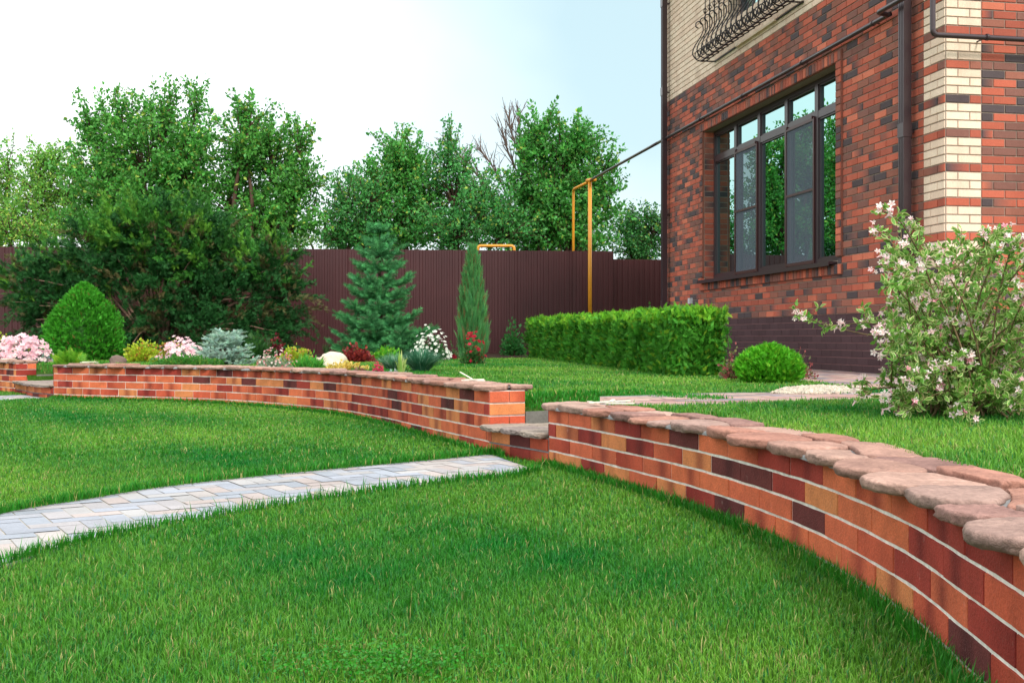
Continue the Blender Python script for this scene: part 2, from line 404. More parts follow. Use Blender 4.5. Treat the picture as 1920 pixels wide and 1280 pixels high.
PATH2=pave('terrace_path',[gup(1125,748),gup(1200,746),gup(1330,741),gup(1450,740),gup(1560,741.5),gup(1640,741),gup(1760,738)],
 [gup(1125,761),gup(1190,764),gup(1290,764),gup(1420,759),gup(1560,754),gup(1660,752),gup(1780,751)],zu,UC,.24,.12,.2,jm=M_MORTG,herring=False)
# ------------------------------------------------------------------ brick fields
def field(a, O, U, Nn, u0, u1, zlist, colf, mod=.252, jt=.009, jh=.0095, prot=.009, bond=.5, openings=(), phase=0., ch=.003, m=0):
    O=np.array(O,float); U=np.array(U,float); Nn=np.array(Nn,float); Z=np.array([0,0,1.])
    V=[];Q=[];C=[]
    for (i,z0,z1) in zlist:
        off = (i%2)*bond*mod+phase
        u = u0-((u0-off)%mod) if mod < 50 else u0
        while u < u1-1e-6:
            a0=max(u,u0); a1=min(u+mod,u1); u+=mod
            segs=[(a0,a1)]
            for (oa,ob,oz0,oz1) in openings:
                if (z0+z1)/2>oz0 and (z0+z1)/2<oz1:
                    ns=[]
                    for (p,q) in segs:
                        if q<=oa or p>=ob: ns.append((p,q)); continue
                        if p<oa: ns.append((p,oa))
                        if q>ob: ns.append((ob,q))
                    segs=ns
            for (p,q) in segs:
                if q-p<.03: continue
                c0,c1=colf((p+q)/2,i,z0)
                pa,qa=p+jt/2,q-jt/2; za,zb=z0+jh/2,z1-jh/2
                n=len(V); dpr=prot+rng.uniform(-.001,.001)
                for (uu,zz,pr) in ((pa,za,0),(qa,za,0),(qa,zb,0),(pa,zb,0),(pa+ch,za+ch,dpr),(qa-ch,za+ch,dpr),(qa-ch,zb-ch,dpr),(pa+ch,zb-ch,dpr)):
                    V.append(O+U*uu+Nn*pr+Z*zz)
                Q+= [(n+4,n+5,n+6,n+7),(n,n+1,n+5,n+4),(n+1,n+2,n+6,n+5),(n+2,n+3,n+7,n+6),(n+3,n,n+4,n+7)]
                C+= [c0,c1,c1,c0]*2
    if V: a.add(np.array(V),Q,None,np.array(C),m)
R1=lin(194,102,80);R2=lin(174,92,74);R3=lin(136,92,82);R4=lin(88,76,78);R5=lin(210,118,92);R6=lin(158,100,84)
CR=lin(248,224,200);CR2=lin(242,214,190)
def redcol(u,i,z):
    c=[R1,R2,R3,R4,R5,R6][rng.choice(6,p=[.26,.17,.2,.15,.08,.14])]*rng.uniform(.9,1.1)
    if rng.random()<.22:
        d=[R4,R3][rng.integers(2)]; return (c,d) if rng.random()<.5 else (d,c)
    return c,c
def creamcol(u,i,z):
    c=(CR if rng.random()<.6 else CR2)*rng.uniform(.94,1.02); return c,c
def quoincol(u,i,z):
    if i>=58 : return creamcol(u,i,z)
    return redcol(u,i,z) if i%4==1 else creamcol(u,i,z)
def facadecol(u,i,z): return creamcol(u,i,z) if i>=58 else redcol(u,i,z)
CH=.083
C3=np.array([4.18,10.8,0]); DU=nrm(np.array([-.181,.983,0])); NL=np.array([-DU[1],DU[0],0])   # left facade outward
D2=np.array([.983,.181,0]); D2=nrm(D2); NR=np.array([D2[1],-D2[0],0])
LW=8.7; RW=5.5; ZT=7.3; PT=13*CH; NC=int(ZT/CH)
WIN=(2.21,6.64,EYE+.9,EYE+3.19); UWIN=(3.75,5.56,EYE+4.56,ZT-.3)
house=thing('brick_house','two-storey house of red, brown and charcoal brick with cream upper storey and striped cream corner','house',(C3[0],C3[1],.39))
a=Acc()
def slab(acc,O,U,Nn,u0,u1,z0,z1,t,off=0.,m=0,C=(1,1,1)):
    acc.obox(O+U*u0+Nn*off+np.array([0,0,z0]), U*(u1-u0), -Nn*t, np.array([0,0,z1-z0]),C,m)
def with_open(acc,O,U,Nn,u0,u1,z0,z1,t,ops,m=0):
    us=sorted(set([u0,u1]+[v for o in ops for v in o[:2]])); zs=sorted(set([z0,z1]+[v for o in ops for v in o[2:]]))
    for i in range(len(us)-1):
        for j in range(len(zs)-1):
            cu=(us[i]+us[i+1])/2; cz=(zs[j]+zs[j+1])/2
            if any(o[0]<cu<o[1] and o[2]<cz<o[3] for o in ops): continue
            slab(acc,O,U,Nn,us[i],us[i+1],zs[j],zs[j+1],t,0,m)
with_open(a,C3,DU,NL,0,LW,PT,ZT,.3,[WIN,UWIN],1)
slab(a,C3,D2,NR,.3,RW,PT,ZT,.3,0,1)
slab(a,C3+D2*RW,DU,-NL,0,LW,.3,ZT,.3,0,1)
slab(a,C3+DU*LW,D2,-NR,.02,RW-.3,.3,ZT,.3,0,1)
zl_=[(i,i*CH,(i+1)*CH) for i in range(13,NC)]
QW=.378
field(a,C3,DU,NL,0,QW,zl_,quoincol)
field(a,C3,DU,NL,QW,LW-.12,zl_,facadecol,openings=[WIN,UWIN],phase=.1)
field(a,C3,DU,NL,LW-.12,LW,zl_,quoincol)
field(a,C3,D2,NR,0,QW,zl_,quoincol,phase=.126)
field(a,C3,D2,NR,QW,RW,zl_,lambda u,i,z: redcol(u,i,z),phase=.126)
# far end return with quoin teeth
field(a,C3+DU*LW,D2,-NR,0,QW,zl_,quoincol)
# reveals
for (O_,N_) in ((C3+DU*WIN[1],-DU),(C3+DU*WIN[0],DU)):
    field(a,O_,-NL,N_,0,.16,[(i,max(i*CH,WIN[2]),min((i+1)*CH,WIN[3])) for i in range(20,48) if i*CH+.02<WIN[3] and (i+1)*CH-.02>WIN[2]],redcol,mod=99,prot=.004)
field(a,C3+DU*UWIN[1],-NL,-DU,0,.16,[(i,i*CH,(i+1)*CH) for i in range(65,NC-4)],lambda u,i,z:(CR2*.85,CR2*.85),mod=99,prot=.004)
# window surround of header bricks, 3 cm proud
def trim(u0,u1,z0,z1,modu,rows,off=.03):
    slab(a,C3,DU,NL,u0,u1,z0,z1,off,off,0,R6*.85)
    field(a,C3+NL*off,DU,NL,u0,u1,rows,redcol,mod=modu,bond=0,phase=u0%modu)
zr=[(i,i*CH,(i+1)*CH) for i in range(21,48) if (i+1)*CH<WIN[3]+.01 and i*CH>WIN[2]-.09]
zb0=zr[0][1]; zt1=zr[-1][2]
trim(WIN[0]-.13,WIN[0],zb0,WIN[3],.13,zr)
trim(WIN[1],WIN[1]+.13,zb0,WIN[3],.13,zr)
trim(WIN[0]-.13,WIN[1]+.13,WIN[3]+.0,WIN[3]+.125,.083,[(0,WIN[3],WIN[3]+.125)])
trim(WIN[0]-.13,WIN[1]+.13,WIN[2]-.165,WIN[2]-.045,.083,[(0,WIN[2]-.165,WIN[2]-.045)])
a.build('wall',[M_BRICK,M_MORT],house)
# plinth
a=Acc(); P0=.3
M_PMORT=m_flat('plinth_joint',lin(150,112,112),.9,.1,ns=30,na=.2)
slab(a,C3,DU,NL,.006,LW,P0,PT,.3,-.004,1); slab(a,C3,D2,NR,.29,RW,P0,PT,.3,-.004,1)
def plc(u,i,z):
    c=lin(84,62,66)*rng.uniform(.85,1.1); return c,c*rng.uniform(.9,1.05)
pl_=[(i,i*CH,(i+1)*CH) for i in range(3,13)]
field(a,C3-NL*.004,DU,NL,0,LW,pl_,plc,jt=.006,jh=.007,prot=.004,ch=.001); field(a,C3-NR*.004,D2,NR,0,RW,pl_,plc,jt=.006,jh=.007,prot=.004,ch=.001)
a.build('plinth',[M_BRICK,M_PMORT],house)
a=Acc(); E=.45
a.obox(C3+NL*E+NR*E-np.zeros(3)+np.array([0,0,ZT]), D2*(RW+2*E), DU*(LW+2*E), np.array([0,0,.22]))
rc=[C3+NL*E+NR*E, C3+D2*RW-NL*E+NR*E, C3+D2*RW+DU*LW-NL*E-NR*E, C3+DU*LW+NL*E-NR*E]; rc=[p+np.array([0,0,ZT+.22]) for p in rc]
apx=sum(rc)/4+np.array([0,0,2.]); a.add(rc+[apx],None,[(0,1,4),(1,2,4),(2,3,4),(3,0,4)])
a.build('roof',m_flat('roof_tile',lin(90,50,45),.7,.3,ns=10,na=.3),house)
# windows
IN=.16; OF=C3-NL*IN
def up(u,z,d=0): return OF+DU*u+NL*d+np.array([0,0,z])
a=Acc(); MU=[2.21,3.09,3.98,4.88,5.75,6.64]; TZ=EYE+2.76; zb,zt=WIN[2],WIN[3]
win=None
def bar(acc,u0,u1,z0,z1,d0=-.06,d1=.012): acc.obox(up(u0,z0,d1),DU*(u1-u0),-NL*(d1-d0),np.array([0,0,z1-z0]))
bar(a,WIN[0],WIN[1],zb,zb+.075); bar(a,WIN[0],WIN[1],zt-.06,zt); bar(a,WIN[0],WIN[0]+.06,zb+.075,zt-.06); bar(a,WIN[1]-.06,WIN[1],zb+.075,zt-.06)
for k,uu in enumerate(MU[1:-1]): bar(a,uu-.045,uu+.045,zb+.075,zt-.06)
for i in range(5):
    x0=MU[i]+(.06 if i==0 else .045); x1=MU[i+1]-(.06 if i==4 else .045)
    bar(a,x0,x1,TZ-.045,TZ+.045,d1=.009)
    for (z0,z1) in ((zb+.075,TZ-.045),(TZ+.045,zt-.06)):     # inner beads
        w_=.02
        bar(a,x0,x1,z0,z0+w_,-.05,-.006); bar(a,x0,x1,z1-w_,z1,-.05,-.006); bar(a,x0,x0+w_,z0+w_,z1-w_,-.05,-.006); bar(a,x1-w_,x1,z0+w_,z1-w_,-.05,-.006)
win=a.build('window',M_METAL,house)
for i in range(5):
    for (z0,z1) in ((zb+.09,TZ-.06),(TZ+.06,zt-.075)):
        a=Acc(); a.add([up(MU[i]+.06,z0,-.03),up(MU[i+1]-.06,z0,-.03),up(MU[i+1]-.06,z1,-.03),up(MU[i]+.06,z1,-.03)],[(0,1,2,3)]); a.build('pane',M_GLASS,win)
for i in (1,3):
    a=Acc(); x0,x1=MU[i]+.02,MU[i+1]-.02; z0,z1=zb+.03,TZ-.02
    for (p,q,r,s_) in ((x0,x1,z0,z0+.04),(x0,x1,z1-.04,z1),(x0,x0+.035,z0+.04,z1-.04),(x1-.035,x1,z0+.04,z1-.04),(x0+.035,x1-.035,EYE+1.835,EYE+1.865)):
        bar(a,p,q,r,s_,.014,.034)
    for (uu,zz) in ((x0+.05,z1+.0),(x1-.05,z1+.0),(x0+.06,z0-.012),(x1-.06,z0-.012)): bar(a,uu-.015,uu+.015,zz-.012,zz+.02,.012,.045)
    sc=a.build('screen_frame',m_flat('screen_brown',lin(70,38,38),.4) if i==1 else bpy.data.materials['screen_brown'],win,label='brown framed insect screen with a middle bar')
    a=Acc(); a.add([up(x0+.03,z0+.03,.022),up(x1-.03,z0+.03,.022),up(x1-.03,z1-.03,.022),up(x0+.03,z1-.03,.022)],[(0,1,2,3)]); sc2=a.build('screen_mesh',M_NET,win)
a=Acc()
a.obox(C3+NL*.11+DU*(WIN[0]+.02)+np.array([0,0,zb-.04]),DU*(WIN[1]-WIN[0]+.02),-NL*.27,np.array([0,0,.03]))
a.obox(C3+NL*.115+DU*(WIN[0]+.02)+np.array([0,0,zb-.06]),DU*(WIN[1]-WIN[0]+.02),-NL*.012,np.array([0,0,.05]))
a.build('sill',M_METAL,win)
# room behind with curtains
a=Acc(); d=1.6
q=lambda u,z,dd:C3+DU*u-NL*dd+np.array([0,0,z])
u0,u1=WIN[0]-.6,WIN[1]+.6; z0,z1=zb-.9,zt+.3
for pts in ([q(u0,z0,d),q(u1,z0,d),q(u1,z1,d),q(u0,z1,d)],[q(u0,z0,.3),q(u1,z0,.3),q(u1,z0,d),q(u0,z0,d)],[q(u0,z1,.3),q(u1,z1,.3),q(u1,z1,d),q(u0,z1,d)],[q(u0,z0,.3),q(u0,z0,d),q(u0,z1,d),q(u0,z1,.3)],[q(u1,z0,.3),q(u1,z0,d),q(u1,z1,d),q(u1,z1,.3)]): a.add(pts,[(0,1,2,3)])
a.build('room',M_ROOM,house)
a=Acc()
for (ua,ub) in ((2.2,2.9),(3.2,4.2),(4.8,5.5),(6.1,6.7)):
    us=np.linspace(ua,ub,60); dd=.42+.03*np.sin(us*55)+.012*np.sin(us*131)
    V=[q(x,z0+.05,y) for x,y in zip(us,dd)]+[q(x,zt+.1,y) for x,y in zip(us,dd)]
    a.add(V,[(i,i+1,60+i+1,60+i) for i in range(59)])
a.build('curtain',M_CURT,house,smooth=True)
# upper window
a=Acc(); (ua,ub,za,zc)=UWIN
for (p,qq,r,s_) in ((ua,ub,za,za+.08),(ua,ub,zc-.08,zc),(ua,ua+.07,za+.08,zc-.08),(ub-.07,ub,za+.08,zc-.08),((ua+ub)/2-.05,(ua+ub)/2+.05,za+.08,zc-.08)): bar(a,p,qq,r,s_)
uw=a.build('upper_window',M_METAL,house)
a=Acc(); a.add([up(ua+.05,za+.05,-.03),up(ub-.05,za+.05,-.03),up(ub-.05,zc-.05,-.03),up(ua+.05,zc-.05,-.03)],[(0,1,2,3)]); a.build('pane',M_GLASS,uw)
a=Acc(); 
for pts in ([q(ua,za,.9),q(ub,za,.9),q(ub,zc,.9),q(ua,zc,.9)],[q(ua,za,.3),q(ub,za,.3),q(ub,za,.9),q(ua,za,.9)]): a.add(pts,[(0,1,2,3)])
a.build('upper_room',M_ROOM,house)
# projecting cream ledge
a=Acc(); a.obox(C3+NL*.05+DU*3.9+np.array([0,0,EYE+4.14]),DU*1.35,-NL*.05,np.array([0,0,.03]),CR); a.build('ledge',M_BRICK,house)
# downpipes
def wp(u,z,off): return C3+DU*u+NL*off+np.array([0,0,z])
def downpipe(u,w_,off):
    a=Acc(); a.obox(wp(u-w_/2,.42,off+w_),DU*w_,-NL*w_*.8,np.array([0,0,ZT-.45]))
    for k in (.22,.5,.78): a.obox(wp(u-w_/2+w_*k-.004,.42,off+w_+.004),DU*.008,-NL*.004,np.array([0,0,ZT-.45]))
    dp=a.build('drainpipe',M_METAL,house)
    for z in (1.3,2.83,4.9,6.4):
        a=Acc(); a.obox(wp(u-w_/2-.006,z,off+w_+.008),DU*(w_+.012),-NL*(w_*.8+.012),np.array([0,0,.14]))
        a.obox(wp(u-.02,z+.05,off+.02),DU*.04,-NL*(off+.018),np.array([0,0,.02]))
        a.build('pipe_collar',M_METAL,dp)
downpipe(.565,.105,.04); downpipe(8.32,.1,.04)
# brown gas pipe along the facade
def arcpts(P,r=.06,k=5):
    P=[np.array(p,float) for p in P]; out=[P[0]]
    for i in range(1,len(P)-1):
        d0=nrm(P[i-1]-P[i]); d1=nrm(P[i+1]-P[i]); a0=P[i]+d0*r; a1=P[i]+d1*r
        for t in np.linspace(0,1,k): out.append((1-t)**2*a0+2*t*(1-t)*P[i]+t*t*a1)
    out.append(P[-1]); return out
GZ=EYE+3.375
a=Acc(); base=[wp(8.75,GZ,.08),wp(.95,GZ,.08),wp(.93,GZ+.0,.08),wp(.88,GZ,.23),wp(-.16,GZ,.23),wp(-.16,EYE+2.87,.23)]
end=C3+D2*5.2+NR*.17; end[2]=EYE+2.87
a.tube(arcpts(base+[end],.05),.026,12)
gp=a.build('gas_pipe',M_METAL,house,smooth=True)
for u in (1.25,3.0,4.9,6.6,8.1):
    a=Acc(); a.tube([wp(u,GZ,.0),wp(u,GZ,.11)],.008,6); a.tube([wp(u-.012,GZ,.08),wp(u+.012,GZ,.08)],.032,12); a.build('pipe_clamp',M_METAL,gp)
for t in (.33,1.5,3.):
    p=C3+D2*t; p[2]=EYE+2.87; a=Acc(); a.tube([p,p+NR*.2],.008,6); a.tube([p+NR*.17-D2*.012,p+NR*.17+D2*.012],.033,12); a.build('pipe_clamp',M_METAL,gp)
# socket box
a=Acc(); a.obox(wp(7.15,EYE+.55,.06),DU*.09,-NL*.055,np.array([0,0,.09])); a.obox(wp(7.24,EYE+.56,.05),DU*.03,-NL*.04,np.array([0,0,.06])); a.build('socket_box',M_GREYP,house)
# balcony
a=Acc(); zb_=EYE+4.17; B0,B1=3.1,6.15
def prof(t):   # S-scroll (out, z) from bottom ring to curl
    pass
sprof=[(.10,.02),(.2,-.02),(.30,.0),(.365,.08),(.34,.19),(.27,.3),(.215,.4),(.2,.48),(.225,.55),(.275,.575),(.315,.54),(.31,.49),(.275,.475)]
sprof=catmull(np.array(sprof),4)
for u in np.arange(B1,B0-.01,-.19):
    a.tube([wp(u,zb_+z,o) for o,z in sprof],.0085,6)
    a.tube([wp(u-.06,zb_+.4,.19),wp(u-.06,zb_+1.35,.19)],.008,6)
    a.tube([wp(u-.06,zb_+.0,.12),wp(u-.05,zb_+.12,.2),wp(u-.05,zb_+.25,.23),wp(u-.06,zb_+.4,.19)],.007,5)
    for k in range(4):
        th=np.linspace(0,1,9); ang=k*math.pi/2+th*2.2; rr=.028*np.sin(th*math.pi)
        a.tube([wp(u-.06+r_*math.cos(g),zb_+.72+.1*(t_-.5),.19+r_*math.sin(g)) for t_,g,r_ in zip(th,ang,rr)],.005,4)
for o in (.19,): a.tube([wp(B0,zb_+1.35,o),wp(B1,zb_+1.35,o)],.014,6); 
_bars=a
a=Acc(); a.obox(wp(B0,zb_-.02,.24),DU*(B1-B0),-NL*.03,np.array([0,0,.014])); a.obox(wp(B0,zb_-.02,.03),DU*(B1-B0),-NL*.03,np.array([0,0,.014]))
for u in (B0,B1-.03): a.obox(wp(u,zb_-.025,.25),DU*.03,-NL*.25,np.array([0,0,.014]))
bal=a.build('balcony_grille',M_IRON,house)
_bars.build('baluster',M_IRON,bal,smooth=True)
a=Acc()
for j,u in enumerate(np.arange(B0+.04,B1+.05,.125)):
    th=np.linspace(0,2*math.pi,15); r_=.062
    a.tube([wp(u+r_*math.cos(t),zb_+.075+r_*math.sin(t),.29+.02*math.cos(t)) for t in th],.0075,5,cap=False)
    a.tube([wp(u+.04+r_*.75*math.cos(t),zb_+.14+r_*.75*math.sin(t),.2) for t in th],.007,5,cap=False)
a.build('ring_row',M_IRON,bal,smooth=True)
# paving beside the house
def hs(u,off): p=C3+DU*u+NL*off; return (p[0],p[1])
PATH3=pave('house_paving',[hs(-2.6,.0),hs(-1,.0),hs(1,0),hs(3,0),hs(5,0),hs(8.6,0)],[hs(-2.6,1.75),hs(-1,1.65),hs(1,1.45),hs(3,1.2),hs(5,1.05),hs(8.6,1.05)],zu,UC,.24,.12,math.atan2(DU[1],DU[0]),jm=M_MORTG,herring=False)
# ------------------------------------------------------------------ terrace walls
TH=.27
O1=lin(228,118,76);O2=lin(232,144,88);O3=lin(212,96,66);O4=lin(170,62,50);O5=lin(112,50,48);O6=lin(222,110,74)
def clinkcol():
    r=rng.random()
    c=[O1,O2,O3,O4,O5,O6][rng.choice(6,p=[.2,.23,.16,.18,.08,.15])]*rng.uniform(.92,1.08)
    d=c
    if rng.random()<.3: d=c*np.array([.62,.42,.45])
    return c,d
def garden_wall(name,label,s0,s1,ztop,courses,grp=None,bm_=.285):
    ctr=cvp((s0+s1)/2); t=thing(name,label,'wall',(ctr[0],ctr[1],0),grp)
    a=Acc(); ch=.085
    for j in range(courses):
        z1=ztop-j*ch; z0=z1-ch; s=s0-bm_*(.5*(j%2)+rng.uniform(.02,.3))
        while s<s1:
            sa,sb=max(s,s0),min(s+bm_,s1); s+=bm_
            if sb-sa<.012: continue
            L0=sb-sa; c,d=clinkcol(); 
            if rng.random()<.5: c,d=d,c
            smear = rng.random()<.5; sm=rng.uniform(.3,.7)
            nseg=9; ps=np.linspace(sa+.0015,sb-.0015,nseg+1)
            fo=rng.uniform(-.0015,.0015); zz=(z0+.0045,z1-.0045)
            V=[];C=[]
            for k,p in enumerate(ps):
                f=k/nseg; cc=c*(1-f)+d*f
                if smear: cc=cc*(1-np.array([.5,.62,.55])*math.exp(-((f-sm)/.15)**2))
                e=.0035 if k in (0,nseg) else 0.
                pp=p+(.0035 if k==0 else -.0035 if k==nseg else 0)
                b_=cvp(p,.012); fr_=cvp(pp,fo); f2=cvp(pp,fo); zz=(z0+.0032+.0008*math.sin(p*23+j*2)+rng.uniform(-.0006,.0006),z1-.0032+.0008*math.sin(p*19+j*5)+rng.uniform(-.0006,.0006))
                V+=[(*b_,zz[0]),(*fr_,zz[0]+.003),(*f2,zz[1]-.003),(*b_,zz[1])]; C+=[cc*.8,cc,cc,cc*.8]
            Q=[]
            for k in range(nseg):
                for r_ in range(3): Q.append((k*4+r_,(k+1)*4+r_,(k+1)*4+r_+1,k*4+r_+1))
            Q+=[(0,1,2,3),(nseg*4+3,nseg*4+2,nseg*4+1,nseg*4)]
            a.add(V,Q,None,np.array(C))
        # end face bricks
        for se,sg in ((s0,-1),(s1,1)):
            tdir=nrm(cvp(se+.01)-cvp(se-.01))*sg; nn=nrm(cvp(se,.1)-cvp(se))
            cuts=[0,TH] if j%2 else [0,TH*.55,TH]
            for k in range(len(cuts)-1):
                c,d=clinkcol(); p0=cvp(se)+nn*(cuts[k]+.003); p1=cvp(se)+nn*(cuts[k+1]-.003)
                q0=p0+tdir*.011; q1=p1+tdir*.011; za,zb=z0+.0055,z1-.0055
                a.add([(*p0,za),(*p1,za),(*p1,zb),(*p0,zb),(*q0,za+.002),(*q1,za+.002),(*q1,zb-.002),(*q0,zb-.002)],[(4,5,6,7),(0,1,5,4),(1,2,6,5),(2,3,7,6),(3,0,4,7)],None,[c,d,d,c]*2)
    ob=a.build('brick_face',M_CLINK,t)
    a=Acc(); ss=np.arange(s0,s1+.05,.1); ss[-1]=s1; V=[];Q=[]
    zb=ztop-courses*ch-.05
    for p in ss:
        f,b_=cvp(p,.0045+rng.uniform(-.0006,.0006)),cvp(p,TH); V+=[(*f,zb),(*f,ztop),(*b_,ztop),(*b_,zb)]
    for k in range(len(ss)-1):
        for r_ in range(3): Q.append((k*4+r_,(k+1)*4+r_,(k+1)*4+r_+1,k*4+r_+1))
    Q+=[(0,1,2,3),(len(V)-1,len(V)-2,len(V)-3,len(V)-4)]
    a.add(V,Q); a.build('mortar',M_MORTW,t)
    coping(t,s0-.02,s1+.03,ztop,TH)
    return t
ST=[lin(192,150,134),lin(188,138,120),lin(200,162,146),lin(174,134,124),lin(196,142,124),lin(184,152,140),lin(206,172,156)]
def stone(a,poly,z0,h,col,mapf):
    P=np.array(poly,float)
    for _ in range(2): P=np.stack([P*.8+np.roll(P,-1,0)*.2,P*.2+np.roll(P,-1,0)*.8],1).reshape(-1,2)
    # resample
    n=len(P); c=P.mean(0); ang=np.arange(n)/n*2*math.pi
    wob=1+.025*np.sin(ang*3+rng.uniform(0,6))+.018*np.sin(ang*7+rng.uniform(0,6))+rng.normal(0,.006,n)
    P=c+(P-c)*wob[:,None]
    tilt=rng.normal(0,.012,2); V=[];C=[]
    sz=np.linalg.norm(P-c,axis=1).mean()
    rings=[(.0,-.014),(.2,-.003),(.45,-.001),(.72,.0),(.94,-.004),(1.,-.011),(1.0,-.07)]
    cc=col; P=P*1.0
    for k,(f,ins) in enumerate(rings):
        R=c+(P-c)*(1+ins/sz)[None] if False else c+(P-c)*(1+ins/sz)
        jit=rng.normal(0,.0034 if k<4 else .0015,(n,2)) if k<5 else 0
        R=R+jit
        zz=z0+h*f+((P-c)@tilt)*(1 if f>.4 else .3)+rng.normal(0,.0012,n)
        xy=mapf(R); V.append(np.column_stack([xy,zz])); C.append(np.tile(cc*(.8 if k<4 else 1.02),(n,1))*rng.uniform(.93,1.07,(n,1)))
    V.append(np.array([[*mapf(c[None])[0],z0+h*1.02]])); C.append(cc[None]*1.)
    Q=[(k*n+i,k*n+(i+1)%n,(k+1)*n+(i+1)%n,(k+1)*n+i) for k in range(len(rings)-1) for i in range(n)]
    m=(len(rings)-1)*n; T=[(m+i,m+(i+1)%n,len(rings)*n) for i in range(n)]
    a.add(np.concatenate(V),Q,T,np.concatenate(C))
def coping(t,s0,s1,ztop,th,h=.033,far=False):
    a=Acc()
    def mapf(R):
        return np.array([cvp(r[0],r[1]) for r in R])
    def split(lo,hi,a0,b0):
        x=lo; xs_=[lo]
        while hi-x>b0*1.3: x+=rng.uniform(a0,b0); xs_.append(x)
        xs_.append(hi); return xs_
    fr=split(s0,s1,.19,.42); bk=split(s0,s1,.24,.5)
    mid=lambda s:.165+.045*math.sin(s*5.1)+.03*math.sin(s*11.3)
    def rowst(xs_,front):
        sk=[rng.uniform(-.035,.035) for _ in xs_]; sk[0]=sk[-1]=0
        for i in range(len(xs_)-1):
            x0,x1=xs_[i]+.005,xs_[i+1]-.005
            if front: o0=-.045+rng.uniform(-.03,.022); y0,y1=o0,None
            hh=h*rng.uniform(.85,1.3); zz=ztop+rng.uniform(.0,.006)
            if front:
                f0=-.03+rng.uniform(-.02,.025); f1=-.03+rng.uniform(-.02,.025); fm=-.07+rng.uniform(-.035,.03)
                P=[(x0+rng.uniform(0,.02),f0+.01),((x0*.66+x1*.34),fm),((x0*.34+x1*.66),fm+rng.uniform(-.012,.012)),(x1-rng.uniform(0,.02),f1+.01),(x1+sk[i+1]*.5,.05),(x1+sk[i+1],mid(x1)-.006),((x0+x1)/2,mid((x0+x1)/2)-.006),(x0+sk[i],mid(x0)-.006),(x0+sk[i]*.5,.05)]
            else:
                g0=th+.055+rng.uniform(-.03,.03); g1=th+.055+rng.uniform(-.03,.03)
                P=[(x0+sk[i],mid(x0)+.006),((x0+x1)/2,mid((x0+x1)/2)+.006),(x1+sk[i+1],mid(x1)+.006),(x1+sk[i+1]*.4,.25),(x1-.01,g1),((x0+x1)/2,(g0+g1)/2+.025),(x0+.01,g0),(x0+sk[i]*.4,.25)]
            col=ST[rng.integers(len(ST))]*rng.uniform(.88,1.08)
            stone(a,P,zz-.003,hh,col,mapf)
    rowst(fr,True); rowst(bk,False)
    a.build('coping',M_STONE,t,smooth=True)
    a=Acc(); ss=np.arange(s0+.03,s1-.02,.05); V=[];Q=[]
    for p in ss:
        o0=-.012+rng.uniform(-.014,.012); zt_=ztop+h*.62+rng.uniform(-.004,.004)
        f0=cvp(p,o0); f1=cvp(p,o0+.02); b1=cvp(p,th+.02); b0=cvp(p,th+.035); V+=[(*f0,ztop-.004),(*f0,zt_-.008),(*f1,zt_),(*b1,zt_),(*b0,ztop-.01)]
    for k in range(len(ss)-1):
        for r_ in range(4): Q.append((k*5+r_,(k+1)*5+r_,(k+1)*5+r_+1,k*5+r_+1))
    a.add(V,Q); a.build('bedding_mortar',M_MORTG,t,smooth=True)
garden_wall('garden_wall','curved orange brick garden wall nearest the camera, sweeping out at the lower right under big flagstones',S0,sR1,.366,5,'curved brick garden wall sections',.315)
garden_wall('garden_wall','long curved orange brick garden wall section across the middle left, between the two step gaps',sL0,sL1,.445,6,'curved brick garden wall sections')
garden_wall('garden_wall','short orange brick garden wall section cut by the left edge, beyond the left step gap',sM0,SE,.455,6,'curved brick garden wall sections')
